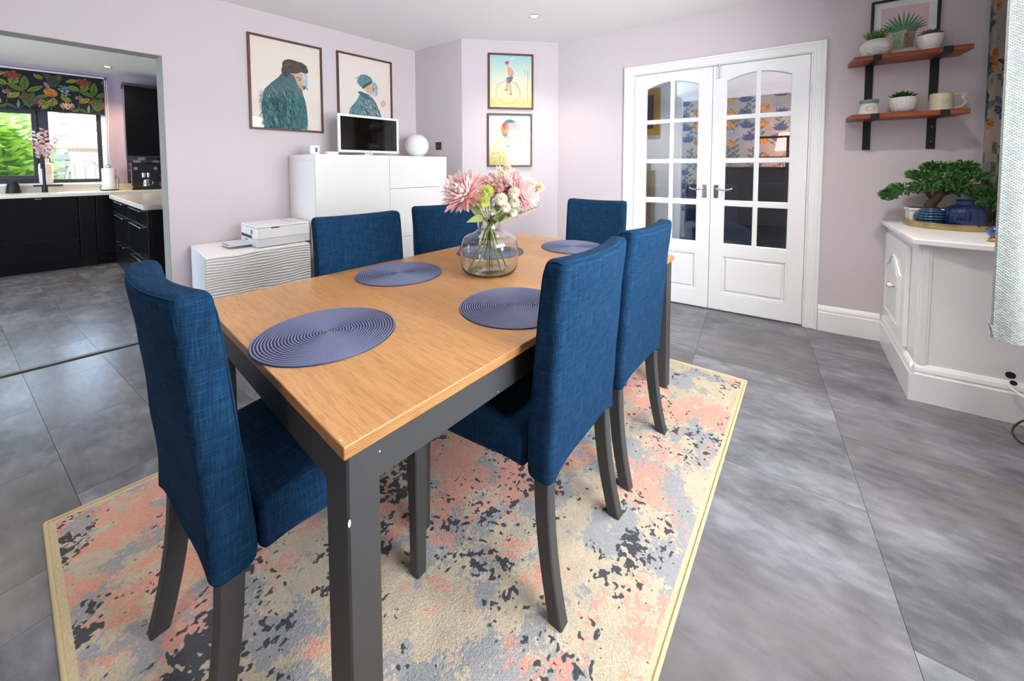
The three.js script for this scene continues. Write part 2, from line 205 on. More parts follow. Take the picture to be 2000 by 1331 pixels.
T.printMan = canvasTex(560, 760, (g, w, h) => {
  const q = rng(3); g.fillStyle = '#e6dcd2'; g.fillRect(0, 0, w, h);
  const coat = [[90, 760], [70, 560], [100, 430], [150, 370], [205, 320], [240, 268], [300, 250], [380, 330], [400, 420], [430, 520], [440, 640], [440, 770]];
  poly(g, [[262, 330], [300, 250], [420, 250], [436, 330], [416, 400], [370, 420], [300, 400]], '#c9a386');           // face
  poly(g, coat, '#2c5e62');
  g.save(); g.beginPath(); coat.forEach((p, i) => i ? g.lineTo(...p) : g.moveTo(...p)); g.clip();
  smear(g, q, 900, 70, 380, 330, 760, 44, 1.25, ['#1d3f46', '#16323a', '#3f7f80', '#5b9a98', '#0f242c'], 4); smear(g, q, 160, 330, 380, 450, 760, 30, 1.5, ['#437f80', '#4f8d8c', '#376f72'], 5); smear(g, q, 120, 180, 290, 380, 420, 40, 0.5, ['#2c565a', '#3b6c70', '#234a50'], 4); g.restore();
  smear(g, q, 160, 76, 440, 110, 740, 26, 2.4, ['#2c5e62', '#4a8080', '#1d3f46'], 2);
  poly(g, [[232, 300], [252, 262], [330, 330], [392, 388], [388, 424], [320, 420], [250, 380]], '#38666a'); smear(g, q, 130, 240, 290, 370, 400, 34, 0.7, ['#2a4f54', '#4a7c7e', '#345f64'], 3);
  poly(g, [[330, 250], [420, 236], [440, 290], [430, 360], [400, 400], [376, 380], [350, 330]], '#cda78a'); smear(g, q, 40, 350, 350, 400, 400, 12, 1.2, ['#9a7a62', '#8b6c58'], 2);
  poly(g, [[398, 250], [446, 236], [452, 300], [440, 372], [410, 402], [404, 340]], '#b8c4cc'); smear(g, q, 60, 404, 250, 446, 390, 16, 1.4, ['#7f95a2', '#d4dde2', '#566a76'], 3); poly(g, [[404, 360], [436, 356], [430, 386], [408, 396]], '#4f6068');
  g.strokeStyle = '#4a3a30'; g.lineWidth = 6; g.beginPath(); g.moveTo(352, 290); g.lineTo(394, 300); g.stroke(); g.fillStyle = '#3a2e28'; g.beginPath(); g.ellipse(380, 312, 9, 5, 0.1, 0, 6.3); g.fill();
  g.fillStyle = '#3c3028'; for (const [x, y, rx, ry, ro] of [[326, 204, 84, 58, -0.1], [388, 196, 58, 44, 0.25], [270, 246, 36, 54, 0.15], [300, 190, 60, 46, -0.3], [420, 214, 36, 30, 0.5]]) { g.beginPath(); g.ellipse(x, y, rx, ry, ro, 0, 6.3); g.fill(); }
  smear(g, q, 200, 250, 165, 430, 236, 24, 0.3, ['#2a221e', '#54463a', '#463a32', '#6a5a48'], 4); smear(g, q, 60, 245, 220, 290, 290, 20, 1.3, ['#2a221e', '#4a3c32'], 4);
});
T.printWoman = canvasTex(560, 760, (g, w, h) => {
  const q = rng(4); g.fillStyle = '#e7ddd5'; g.fillRect(0, 0, w, h);
  const coat = [[120, 760], [80, 640], [110, 520], [180, 440], [220, 350], [300, 350], [370, 400], [430, 520], [480, 660], [480, 780]];
  poly(g, [[250, 240], [340, 220], [380, 280], [372, 340], [320, 360], [260, 320]], '#d2a78c'); poly(g, coat, '#5f8b93');
  g.save(); g.beginPath(); coat.forEach((p, i) => i ? g.lineTo(...p) : g.moveTo(...p)); g.clip(); smear(g, q, 420, 210, 400, 480, 760, 80, 1.0, ['#24404a', '#8fb4ba', '#35565f', '#b6cfd2', '#1c343e'], 4); smear(g, q, 160, 90, 460, 220, 760, 50, 1.3, ['#4f7b85', '#6f9ba2', '#456e78'], 6); smear(g, q, 240, 240, 400, 350, 500, 24, 0.8, ['#2c4a54', '#9cbcc0', '#5f858c'], 3); g.restore();
  poly(g, [[190, 350], [230, 330], [330, 390], [340, 420], [250, 410]], '#3c626b'); poly(g, [[300, 340], [340, 330], [352, 390], [320, 380]], '#b9ccd2');
  poly(g, [[346, 220], [404, 230], [420, 300], [404, 370], [360, 380], [356, 300]], '#9fb5be'); smear(g, q, 60, 356, 230, 410, 360, 18, 1.3, ['#6f8b98', '#c6d4da', '#54707e'], 3);
  poly(g, [[190, 250], [200, 190], [260, 160], [330, 176], [360, 214], [330, 236], [280, 270], [250, 300], [210, 290]], '#57808a'); smear(g, q, 90, 200, 180, 340, 250, 30, 2.4, ['#48707a', '#6b949e'], 4); poly(g, [[236, 300], [270, 262], [350, 214], [360, 226], [290, 280], [250, 318]], '#2f4650');
  g.strokeStyle = '#f4f2ee'; g.lineWidth = 6; g.beginPath(); g.moveTo(366, 340); g.lineTo(402, 372); g.stroke(); poly(g, [[440, 440], [460, 400], [500, 400], [506, 440], [480, 474], [450, 470]], '#d8b098');
});
T.printWheel = canvasTex(560, 720, (g, w, h) => {
  const q = rng(6), s = g.createLinearGradient(0, 0, 0, h); s.addColorStop(0, '#a9d3d6'); s.addColorStop(0.45, '#e2e9d2'); s.addColorStop(0.78, '#eadfae'); s.addColorStop(0.9, '#d6cd84'); s.addColorStop(1, '#e8d79c'); g.fillStyle = s; g.fillRect(0, 0, w, h);
  smear(g, q, 300, 0, 610, 540, 690, 14, -1.4, ['#b8b062', '#d8cc84', '#a8a858'], 2); smear(g, q, 60, 0, 440, 560, 600, 120, 0, ['#f0e6b8', '#e2d69c'], 5);
  g.strokeStyle = '#b58a5c'; g.lineWidth = 6; g.beginPath(); g.moveTo(508, 200); g.lineTo(500, 640); g.stroke(); g.lineWidth = 3; g.beginPath(); g.moveTo(510, 240); g.lineTo(440, 200); g.moveTo(510, 290); g.lineTo(450, 210); g.stroke();
  g.strokeStyle = '#8f8a72'; g.lineWidth = 5; g.beginPath(); g.arc(240, 510, 160, 0, 6.3); g.stroke(); g.lineWidth = 4; g.beginPath(); g.moveTo(300, 360); g.quadraticCurveTo(400, 420, 420, 600); g.stroke(); g.beginPath(); g.arc(420, 640, 40, 0, 6.3); g.stroke();
  poly(g, [[232, 150], [280, 160], [318, 230], [300, 290], [244, 290], [236, 220]], '#dca58c'); poly(g, [[290, 180], [330, 250], [290, 290], [280, 270], [304, 246]], '#cf9078'); poly(g, [[216, 310], [300, 276], [312, 310], [290, 350], [266, 390], [240, 380], [226, 340]], '#64808c');
  g.strokeStyle = '#d89a82'; g.lineWidth = 20; g.beginPath(); g.moveTo(220, 330); g.lineTo(232, 400); g.lineTo(222, 480); g.moveTo(262, 380); g.lineTo(270, 450); g.lineTo(284, 530); g.stroke(); g.fillStyle = '#54504c'; g.fillRect(196, 474, 44, 12); g.fillRect(256, 526, 44, 12);
  g.fillStyle = '#d8a088'; g.beginPath(); g.ellipse(228, 118, 22, 30, 0, 0, 6.3); g.fill(); g.fillStyle = '#c2544e'; g.beginPath(); g.ellipse(228, 100, 30, 20, -0.2, 0, 6.3); g.fill();
});
T.printBalloon = canvasTex(560, 720, (g, w, h) => {
  const q = rng(7), s = g.createLinearGradient(0, 0, 0, h); s.addColorStop(0, '#c4dcdc'); s.addColorStop(0.4, '#e8ecdc'); s.addColorStop(0.68, '#eee6bc'); s.addColorStop(1, '#c9bd76'); g.fillStyle = s; g.fillRect(0, 0, w, h);
  smear(g, q, 700, 0, 520, 560, 720, 16, -1.3, ['#aaa654', '#c9bf70', '#8f964a', '#ddd092'], 3);
  g.save(); g.beginPath(); g.ellipse(280, 210, 116, 150, 0, 0, 6.3); g.clip(); const bands = ['#4c7a8c', '#b8443a', '#c4683a', '#d99a4a', '#6a8ea2', '#d8b464']; for (let i = 0; i < 6; i++) { g.fillStyle = bands[i]; g.fillRect(160, 60 + i * 50, 240, 52); } smear(g, q, 80, 170, 60, 390, 360, 40, 1.4, ['#e6dcb6', '#a0522e', '#5a7e90'], 4); g.restore();
  for (const x of [120, 420]) { g.fillStyle = '#e4cf8c'; g.beginPath(); g.ellipse(x, 360, 20, 50, 0, 0, 6.3); g.fill(); } g.strokeStyle = '#8a7e5c'; g.lineWidth = 3; for (const x of [190, 250, 310, 370]) { g.beginPath(); g.moveTo(x, 320); g.lineTo(260 + (x - 280) * 0.3, 430); g.stroke(); } g.fillStyle = '#9a7c54'; g.fillRect(240, 430, 60, 34);
});
T.printAloe = canvasTex(420, 520, (g, w, h) => {
  const q = rng(8); g.fillStyle = '#eceeee'; g.fillRect(0, 0, w, h); g.fillStyle = '#e2c6cc'; g.fillRect(52, 60, w - 104, h - 120);
  poly(g, [[130, 300], [290, 290], [276, 440], [240, 452], [170, 452], [146, 440]], '#9cbf96'); g.save(); g.beginPath(); g.moveTo(128, 292); g.lineTo(292, 284); g.lineTo(276, 446); g.lineTo(146, 446); g.closePath(); g.clip(); smear(g, q, 120, 120, 290, 220, 440, 90, 1.55, ['#b9cda0', '#8cbf9c', '#c9cf96', '#7fb0a8'], 9); smear(g, q, 90, 220, 290, 290, 440, 80, 1.55, ['#b0685c', '#8f5a50', '#c98a70', '#7a8f70'], 9); g.restore(); g.fillStyle = '#a8cc98'; g.fillRect(122, 284, 176, 26); g.fillStyle = '#b8685c'; g.fillRect(230, 282, 70, 26);
  for (let k = 0; k < 15; k++) { const a = (k - 7) * 0.19; leafPath(g, 206 + (k - 7) * 5, 292, 190 - Math.abs(k - 7) * 9, 17, a, ['#2f6a4c', '#3f8a60', '#24543e', '#4f9a70'][k % 4], '#7fbf98'); }
});

const M = {};
M.lilac = std('#d6ccd1', 0.75, { bumpMap: T.paint, bumpScale: 0.0006 });
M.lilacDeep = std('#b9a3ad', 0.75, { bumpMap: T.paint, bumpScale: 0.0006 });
M.reveal = std('#98958a', 0.7, { bumpMap: T.paint, bumpScale: 0.0005 });
M.ceiling = std('#f3f3f1', 0.85, { bumpMap: T.paint, bumpScale: 0.0006 });
M.white = phys('#f6f6f6', 0.28, { clearcoat: 0.3, clearcoatRoughness: 0.2 });
M.satin = std('#e3e3e2', 0.42);
M.unit = std('#efeeeb', 0.4);
M.linen = phys('#ffffff', 0.95, { map: T.linen, bumpMap: T.linenBump, bumpScale: 0.0007, specularIntensity: 0.15, sheen: 0.04, sheenRoughness: 0.4, sheenColor: new THREE.Color(0.2, 0.5, 0.8) });
M.piping = phys('#12314c', 0.95, { specularIntensity: 0.15 });
M.greyWood = std('#38393a', 0.55, { bumpMap: T.grit, bumpScale: 0.0002 });
M.chip = std('#d9d6d0', 0.7);
M.wood = phys('#ffffff', 0.42, { map: T.wood, bumpMap: T.woodBump, bumpScale: 0.0002, clearcoat: 0.25, clearcoatRoughness: 0.35 });
M.vinyls = ['#ffffff', '#f2f1f3', '#e9e8ea', '#f8f6f6'].map((c, i) => { const a = T.vinyl.clone(), b = T.vinylBump.clone(); a.offset.set(i * 0.37, i * 0.61); b.offset.set(i * 0.37, i * 0.61); return phys(c, 0.24, { map: a, bumpMap: b, bumpScale: 0.00035, specularIntensity: 1 }); });
M.joint = std('#4a4a4d', 0.9);
M.rug = std('#ffffff', 0.98, { map: T.rug, bumpMap: T.rugBump, bumpScale: 0.004 });
M.rugEdge = std('#c6b48e', 0.95, { bumpMap: T.grit, bumpScale: 0.001 });
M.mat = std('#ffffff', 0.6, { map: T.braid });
M.pane = phys('#ffffff', 0.0, { transmission: 1, thickness: 0, ior: 1.5 });
M.pictureGlass = phys('#ffffff', 0.0, { transmission: 1, thickness: 0, ior: 1.27 });
M.vaseGlass = phys('#ffffff', 0.0, { transmission: 1, thickness: 0.01, ior: 1.45, attenuationColor: new THREE.Color('#c3cdb4'), attenuationDistance: 0.06 });
M.blueGlass = phys('#4a7cc4', 0.02, { transmission: 0.92, thickness: 0.01, ior: 1.5, attenuationColor: new THREE.Color('#2c62b0'), attenuationDistance: 0.022 });
M.chrome = std('#d8dade', 0.12, { metalness: 1 });
M.brass = std('#b99458', 0.3, { metalness: 1 });
M.gold = std('#c79a34', 0.35, { metalness: 1, bumpMap: T.grit, bumpScale: 0.003 });
M.bracket = std('#232427', 0.45, { metalness: 0.4 });
M.black = phys('#0a0a0b', 0.12, { clearcoat: 1, clearcoatRoughness: 0.05 });
M.blackMatt = std('#121315', 0.5);
M.anthracite = std('#2a2d33', 0.45);
M.kitchenDoor = phys('#08080a', 0.26, { specularIntensity: 0.4 });
M.quartz = phys('#ffffff', 0.25, { map: T.quartz });
M.shelf = std('#ffffff', 0.45, { map: T.shelf });
M.frameWood = std('#ffffff', 0.45, { map: T.frame });
M.screen = phys('#050506', 0.08, { clearcoat: 1, clearcoatRoughness: 0.03 });
M.plasticW = phys('#eeeeee', 0.3, { clearcoat: 0.4 });
M.plasticG = std('#d3d4d6', 0.4);
M.opal = phys('#f4f5f5', 0.08, { clearcoat: 1, clearcoatRoughness: 0.03 });
M.ceramic = phys('#efece4', 0.25, { clearcoat: 0.6 });
M.curtain = std('#ffffff', 0.95, { map: T.curtain, bumpMap: T.curtainBump, bumpScale: 0.002 });
M.floral = std('#b4ada6', 0.9, { map: T.floral });
M.leafDark = phys('#2f5a24', 0.5, { side: THREE.DoubleSide });
M.leafMid = phys('#4a7a36', 0.5, { side: THREE.DoubleSide });
M.leafSage = phys('#7f9277', 0.6, { side: THREE.DoubleSide });
M.stem = std('#7d9c4a', 0.6);
M.stemBrown = std('#5a3c2c', 0.7);
M.lampGlow = new THREE.MeshStandardMaterial({ color: '#ffffff', emissive: '#fff4e0', emissiveIntensity: 6 });

// ---------------------------------------------------------------- the setting: floor of vinyl tiles
const floor = struct('floor', span(-7, 2.6, -0.12, -0.0055, -6.4, 3.7), M.joint);
{
  const q = rng(40), turn = D.turn, c = Math.cos(turn), s = Math.sin(turn), top = 0, th = 0.005, gap = 0.0007;
  const tile = (a0, a1, b0, b1) => {
    const g = span(-(a1 - a0) / 2 + gap, (a1 - a0) / 2 - gap, -th, 0, -(b1 - b0) / 2 + gap, (b1 - b0) / 2 - gap), u = g.attributes.uv, ou = q() * 3, ov = q() * 3;
    for (let i = 0; i < u.count; i++) u.setXY(i, u.getX(i) + ou, u.getY(i) + ov);
    const t = mesh('tile', g, M.vinyls[Math.floor(q() * 4)], floor), a = (a0 + a1) / 2, b = (b0 + b1) / 2; t.position.set(c * a + s * b, top, -s * a + c * b); t.rotation.y = turn;
  };
  for (let k = -7; k < 7; k++) for (let n = -9; n < 2; n++) { const off = k % 2 ? 0.32 : 0; const a0 = Math.max(-1.43 + off + 0.64 * n, -6.7), a1 = Math.min(-1.43 + off + 0.64 * (n + 1), -0.59); if (a1 - a0 > 0.03) tile(a0, a1, 1.135 + 0.32 * k, 1.135 + 0.32 * (k + 1)); }
  for (let n = 0; n < 5; n++) for (let k = 0; k < 7; k++) { const a0 = -0.59 + 0.67 * n, b0 = -2.72 + (n % 2 ? 0.02 : -0.44) + 0.92 * k; tile(a0, a0 + 0.67, b0, b0 + 0.92); }
}
{ const t = struct('trim_1', mg([span(-3, -0.785, 0, 0.006, -0.052, -0.016, 0.002)]), std('#6f6e6a', 0.4, { metalness: 0.7 }), L.o, L.turn); }

struct('trim_7', span(-3, -0.785, 0, 0.002, -0.014, 0.004), std('#17110d', 0.9), L.o, L.turn);

// walls, ceiling
struct('ceiling', prism([[-2.62, -2.3], [-0.9, -2.32], [2.4, -2.75], [2.4, 3.6], [-2.7, 3.6]], CEIL, CEIL + 0.15), M.ceiling);
const wallL = struct('wall_left', mg([prism([[-0.785, 0], [1.334, 0], [1.334, -0.13], [-0.805, -0.13]].map(([s, o]) => [s, o]).reverse(), 0, CEIL), span(-3.4, -0.785, 2.06, CEIL, -0.13, 0), span(-3.4, -2.9, 0, 2.06, -0.13, 0)]), M.lilac, L.o, L.turn);
struct('trim_2', mg([prism([[-0.8052, -0.131], [-0.7855, 0.0005], [-0.789, 0.0005], [-0.8087, -0.131]], 0, 2.057), span(-2.9, -0.787, 2.0565, 2.06, -0.131, 0.0005)]), M.reveal, L.o, L.turn);
struct('wall_return', span(-0.1, 0.72172, 0, CEIL, -0.15, 0), M.lilacDeep.clone(), R.o, R.turn).material = M.lilac;
struct('wall_corner', span(0, 1.01721, 0, CEIL, -0.12, 0), M.lilac, P.o, P.turn);
struct('wall_far', mg([span(0, 0.78, 0, CEIL, -0.1, 0), span(2.13, 3.3, 0, CEIL, -0.1, 0), span(0.78, 2.13, 2.13, CEIL, -0.1, 0)]), M.lilac, D.o, D.turn);
struct('wall_right', mg([span(2.12, 2.34, 0, 0.72, -2.62, 3.5), span(2.12, 2.34, 2.28, CEIL, -2.62, 3.5), span(2.12, 2.34, 0.72, 2.28, -2.62, -0.86), span(2.12, 2.34, 0.72, 2.28, 0.78, 3.5)]), M.lilac);
struct('wall_near', span(-2.7, 2.4, 0, CEIL, 3.3, 3.42), M.lilac);
{ // wide window in the right wall, white frames
  const w = struct('window_1', null, null, [2.22, 0, 0]);
  mesh('window_frame', mg([span(-0.035, 0.035, 0.72, 0.79, -0.86, 0.78, 0.004), span(-0.035, 0.035, 2.21, 2.28, -0.86, 0.78, 0.004), ...[-0.825, -0.04, 0.745].map(z => span(-0.035, 0.035, 0.79, 2.21, z - 0.035, z + 0.035, 0.004)), span(-0.03, 0.03, 1.76, 1.81, -0.79, 0.71, 0.004)]), M.white, w);
  for (const z of [-0.4325, 0.3525]) for (const [y0, y1] of [[0.79, 1.76], [1.81, 2.21]]) mesh('pane', span(-0.004, 0.004, y0, y1, z - 0.3575, z + 0.3575), M.pane, w);
  mesh('window_sill', span(-0.2, -0.03, 0.70, 0.725, -0.9, 0.82, 0.006), M.white, w);
}
// skirting
function skirting(n, fr, s0, s1, m0 = 0, m1 = 0) { const pr = [[0, 0], [0.022, 0], [0.022, 0.140], [0.017, 0.150], [0.019, 0.158], [0.015, 0.174], [0.006, 0.190], [0, 0.193]]; struct(n, profile(pr, s1 - s0).translate(s0, 0, 0), M.white, fr.o, fr.turn); }
skirting('baseboard_far', D, 2.204, 2.552); skirting('baseboard_far_left', D, 0.02, 0.704); skirting('baseboard_corner', P, 0, 1.0); skirting('baseboard_return', R, 0, 0.715); skirting('baseboard_left', L, -0.785, -0.7);

// ---------------------------------------------------------------- glazed double doors
{
  const arch = (y) => y;
  const make = (n, s0, s1, g0, g1, mid, side) => {
    const d = struct(n, null, null, D.at(0, 0, 0), D.turn), y0 = 0.008, y1 = 2.111, rows = [[0.592, 0.917], [0.967, 1.284], [1.325, 1.649], [1.688, 1.974]], hw = 0.0175;
    const sh = rectShape(s0, y0, s1, y1), arcY = s => 1.974 + 0.052 * (1 - Math.pow((s - (g0 + g1) / 2) / ((g1 - g0) / 2), 2));
    const paneShape = (x0, x1, r, i, C) => { const p = new C(); if (i < 3) { p.moveTo(x0, r[0]); p.lineTo(x0, r[1]); p.lineTo(x1, r[1]); p.lineTo(x1, r[0]); } else { p.moveTo(x0, r[0]); for (let k = 0; k <= 10; k++) { const s = lerp(x0, x1, k / 10); p.lineTo(s, arcY(s)); } p.lineTo(x1, r[0]); } p.closePath(); return p; };
    for (const [x0, x1] of [[g0, mid - hw], [mid + hw, g1]]) rows.forEach((r, i) => sh.holes.push(paneShape(x0, x1, r, i, THREE.Path)));
    const p0 = g0 - 0.012, p1 = g1 + 0.008; sh.holes.push(rectHole(p0, 0.155, p1, 0.494));
    mesh('leaf', uvBox(extrude(sh, 0.04, 0.005)).translate(0, 0, -0.045), M.white, d);
    for (const [x0, x1] of [[g0, mid - hw], [mid + hw, g1]]) rows.forEach((r, i) => { mesh('pane', extrude(paneShape(x0 - 0.004, x1 + 0.004, [r[0] - 0.004, r[1] + 0.004], i, THREE.Shape), 0.004).translate(0, 0, -0.028), M.pane, d); });
    const pf = rectShape(p0 + 0.03, 0.185, p1 - 0.03, 0.464), pb = rectShape(p0 - 0.005, 0.15, p1 + 0.005, 0.5);
    mesh('panel', mg([extrude(pb, 0.012).translate(0, 0, -0.032), extrude(pf, 0.014, 0.009).translate(0, 0, -0.023)]), M.white, d);
    const bead = rectShape(p0 - 0.002, 0.153, p1 + 0.002, 0.496); bead.holes.push(rectHole(p0 + 0.014, 0.169, p1 - 0.014, 0.48)); mesh('moulding', extrude(bead, 0.012, 0.004).translate(0, 0, -0.018), M.white, d);
    const hs = side > 0 ? s0 + 0.03 : s1 - 0.055, hx = hs + 0.013, dir = side > 0 ? 1 : -1;
    const h = mesh('handle', mg([box(0.04, 0.115, 0.006, hx, 1.04, -0.002, 0.003), cyl(0.013, 0.013, 0.02, 0, 0, 0).rotateX(Math.PI / 2).translate(hx, 1.06, 0.01)]), M.chrome, d);
    mesh('lever', tube([[hx, 1.06, 0.03], [hx + dir * 0.03, 1.06, 0.042], [hx + dir * 0.07, 1.056, 0.042], [hx + dir * 0.105, 1.062, 0.042], [hx + dir * 0.12, 1.072, 0.04]], 0.0075, 20, 8), M.chrome, h);
    mesh('screw', mg([-1, 1].flatMap(a => [-1, 1].map(b => cyl(0.003, 0.003, 0.003, 0, 0, 0, 10).rotateX(Math.PI / 2).translate(hx + a * 0.014, 1.04 + b * 0.05, 0.002)))), M.chrome, h);
    const hg = side > 0 ? s1 + 0.001 : s0 - 0.001; for (const y of [0.25, 1.05, 1.85]) mesh('hinge', cyl(0.006, 0.006, 0.09, hg, y, 0.003, 10), M.satin, d);
    return d;
  };
  make('door_1', 0.8, 1.4545, 0.912, 1.347, 1.134, -1);
  const d2 = make('door_2', 1.4575, 2.112, 1.564, 2.0, 1.784, 1);
  const b = mesh('bolt', mg([box(0.034, 0.09, 0.006, 1.502, 2.046, -0.001, 0.002), cyl(0.006, 0.006, 0.13, 1.502, 2.068, 0.007, 10)]), M.chrome, d2);
  const fr = struct('trim_3', null, null, D.o, D.turn), pr = [[0, 0], [0.026, 0], [0.026, 0.014], [0.02, 0.02], [0.02, 0.046], [0.013, 0.054], [0.014, 0.066], [0.008, 0.082], [0, 0.084]];
  const arc = (x0, y0, x1, y1) => { const s = rectShape(x0, y0, x1, y1); return s; };
  const sh = [[0.706, 2.202, 2.196, 0.020, 0.074], [0.714, 2.194, 2.188, 0.024, 0.05], [0.724, 2.184, 2.178, 0.018, 0.056]];
  const U = (o0, o1, top, t, inset) => { const s = new THREE.Shape(); s.moveTo(o0, 0); s.lineTo(o0, top); s.lineTo(o1, top); s.lineTo(o1, 0); s.lineTo(o1 - inset, 0); s.lineTo(o1 - inset, top - inset); s.lineTo(o0 + inset, top - inset); s.lineTo(o0 + inset, 0); s.closePath(); return s; };
  mesh('architrave', mg([extrude(U(0.706, 2.202, 2.196, 0, 0.078), 0.018, 0.004), extrude(U(0.706, 2.202, 2.196, 0, 0.02), 0.027, 0.006), extrude(U(0.734, 2.174, 2.168, 0, 0.016), 0.022, 0.005), extrude(U(0.762, 2.146, 2.14, 0, 0.014), 0.021, 0.004)]), M.white, fr);
  mesh('frame', mg([span(0.782, 0.7985, 0, 2.1135, -0.1, 0.004, 0.002), span(2.1135, 2.13, 0, 2.1135, -0.1, 0.004, 0.002), span(0.782, 2.13, 2.1135, 2.132, -0.1, 0.004, 0.002)]), M.white, fr);
}

// ---------------------------------------------------------------- room behind the doors
{
  struct('wall_lounge_back', span(0.62, 4.2, 0, 2.5, -3.62, -3.5), std('#ffffff', 0.85, { map: (() => { const t = T.floral.clone(); t.repeat.set(1 / 0.9, 1 / 1.2); return t; })() }), D.o, D.turn);
  struct('wall_lounge_side', mg([span(-0.9, 0.84, 0, 2.5, -2.12, -2.0)]), std('#dfe1e2', 0.7), D.o, D.turn);
  struct('wall_lounge_right', span(4.2, 4.3, 0, 2.5, -3.62, -0.1), M.ceiling, D.o, D.turn);
  struct('wall_lounge_left', span(-1.0, -0.9, 0, 2.5, -3.62, -0.1), M.ceiling, D.o, D.turn);
  struct('ceiling_lounge', span(-1, 4.3, 2.5, 2.6, -3.7, -0.1), std('#f2f2f1', 0.85), D.o, D.turn);
  struct('trim_4', mg([span(0.84, 0.90, 0, 2.22, -2.13, -1.97, 0.006), span(0.9, 0.93, 0, 2.2, -2.11, -1.985, 0.006)]), M.white, D.o, D.turn);
  struct('trim_5', profile([[0, 2.5], [0, 2.38], [0.025, 2.4], [0.05, 2.44], [0.09, 2.475], [0.1, 2.5]], 3.58).translate(0.62, 0, -3.5), M.satin, D.o, D.turn);
  const gf = thing('picture_frame', 'ornate gold picture frame with dark print seen through the left glazed door', 'picture', D.at(0.36, 1.71, -1.995), D.turn);
  mesh('frame', mg([frameGeo(0.58, 0.66, 0.03, 0.05), frameGeo(0.53, 0.61, 0.045, 0.035).translate(0, 0.025, 0), frameGeo(0.44, 0.52, 0.02, 0.02).translate(0, 0.07, 0)]), M.gold, gf); mesh('print', span(-0.205, 0.205, 0.085, 0.575, 0.001, 0.006), std('#2a2c2c', 0.6, { map: T.frame }), gf);
  const st = thing('staircase_post', 'stepped wooden stair end seen low behind the left glazed door', 'stairs', D.at(0.44, 0, -1.8), D.turn);
  mesh('step', mg([span(-0.3, 0.16, 0, 1.2, -0.15, 0.1), span(-0.3, 0.1, 1.2, 1.3, -0.15, 0.1), span(-0.3, 0.03, 1.3, 1.4, -0.15, 0.1)]), std('#8d7a58', 0.5), st);
  const sb = thing('sideboard', 'long black sideboard along the floral wall behind the right glazed door', 'sideboard', D.at(2.2, 0, -3.2), D.turn);
  mesh('carcass', span(-1.1, 1.4, 0.06, 1.22, -0.25, 0.25, 0.008), std('#0a0a0b', 0.6), sb); mesh('top', span(-1.12, 1.42, 1.22, 1.25, -0.27, 0.27, 0.006), M.black, sb);
  const ch = thing('display_shelf', 'black metal shelf rack in front of the floral wall behind the right glazed door', 'shelf rack', D.at(2.02, 0, -2.6), D.turn);
  for (const x of [-0.2, 0.14]) mesh('post', span(x - 0.015, x + 0.015, 0, 1.66, -0.015, 0.015), M.blackMatt, ch); for (const y of [1.64, 1.36, 1.0]) mesh('rail', span(-0.22, 0.16, y, y + 0.03, -0.02, 0.02), M.blackMatt, ch);
  const ld = thing('lounge_chair', 'dark blue upholstered armchair in the dark room behind the glazed doors', 'armchair', D.at(1.35, 0, -2.3), D.turn + 0.3);
  mesh('seat', smooth(softBox(0.7, 0.45, 0.7, 0.08, 10, 10, 10)).translate(0, 0.235, 0), std('#0d1830', 0.9), ld); mesh('backrest', smooth(softBox(0.7, 0.75, 0.2, 0.08, 10, 10, 8)).translate(0, 0.62, -0.32), std('#0d1830', 0.9), ld);
  const lp = thing('table_lamp', 'lamp with glowing pink fabric shade behind the right glazed door', 'lamp', D.at(2.15, 1.491, -3.1), D.turn);
  mesh('shade', lathe([[0.07, 0.26], [0.09, 0.13], [0.11, 0]], 28), new THREE.MeshStandardMaterial({ color: '#d88f92', emissive: '#ff9d94', emissiveIntensity: 2.4, side: THREE.DoubleSide }), lp); mesh('stem', cyl(0.012, 0.03, 0.24, 0, -0.12, 0), M.brass, lp);
  const l1 = new THREE.PointLight(0xffc9b0, 0.7, 0, 2); l1.position.set(...D.at(2.15, 1.6, -3.1)); scene.add(l1); l1.castShadow = true;
}
function downlight(p, n, label, power, col = 0xfff6ea) {
  const t = thing('ceiling_downlight', label, 'downlight', p); mesh('bezel', lathe([[0.032, 0.0], [0.036, -0.004], [0.045, -0.004], [0.047, 0]], 32), M.chrome, t);
  mesh('lamp', cyl(0.031, 0.031, 0.004, 0, -0.0005, 0, 28), M.lampGlow, t);
  const s = new THREE.SpotLight(col, power, 0, 1.05, 0.6, 2); s.position.set(p[0], p[1] - 0.012, p[2]); s.target.position.set(p[0], 0, p[2]); s.castShadow = true; s.shadow.radius = 3; scene.add(s, s.target); return t;
}
downlight([-0.78, CEIL, -1.42], 0, 'recessed ceiling downlight glowing in front of the corner wall', 7);
downlight([-1.25, CEIL, 0.75], 0, 'recessed ceiling downlight on the left side above the near end of the table', 7);
downlight([1.6, CEIL, 0.35], 0, 'added fill downlight in the ceiling beside the window of the right wall', 6);  // added lamp out of view, fill for the cupboard front
downlight([0.95, CEIL, -0.55], 0, 'recessed ceiling downlight on the right side above the table', 7);
downlight([1.45, CEIL, -1.35], 0, 'added fill downlight in the ceiling in front of the wooden wall shelves', 8);  // added lamp out of view, lifts the dark right end of the far wall
downlight([0.5, CEIL, 1.9], 0, 'recessed ceiling downlight behind the near end of the table', 7);
downlight(D.at(1.66, 2.498, -1.5), 0, 'recessed ceiling downlight beyond the right glazed door', 1.6);
downlight(D.at(0.6, 2.498, -1.3), 0, 'recessed ceiling downlight beyond the left glazed door', 5);

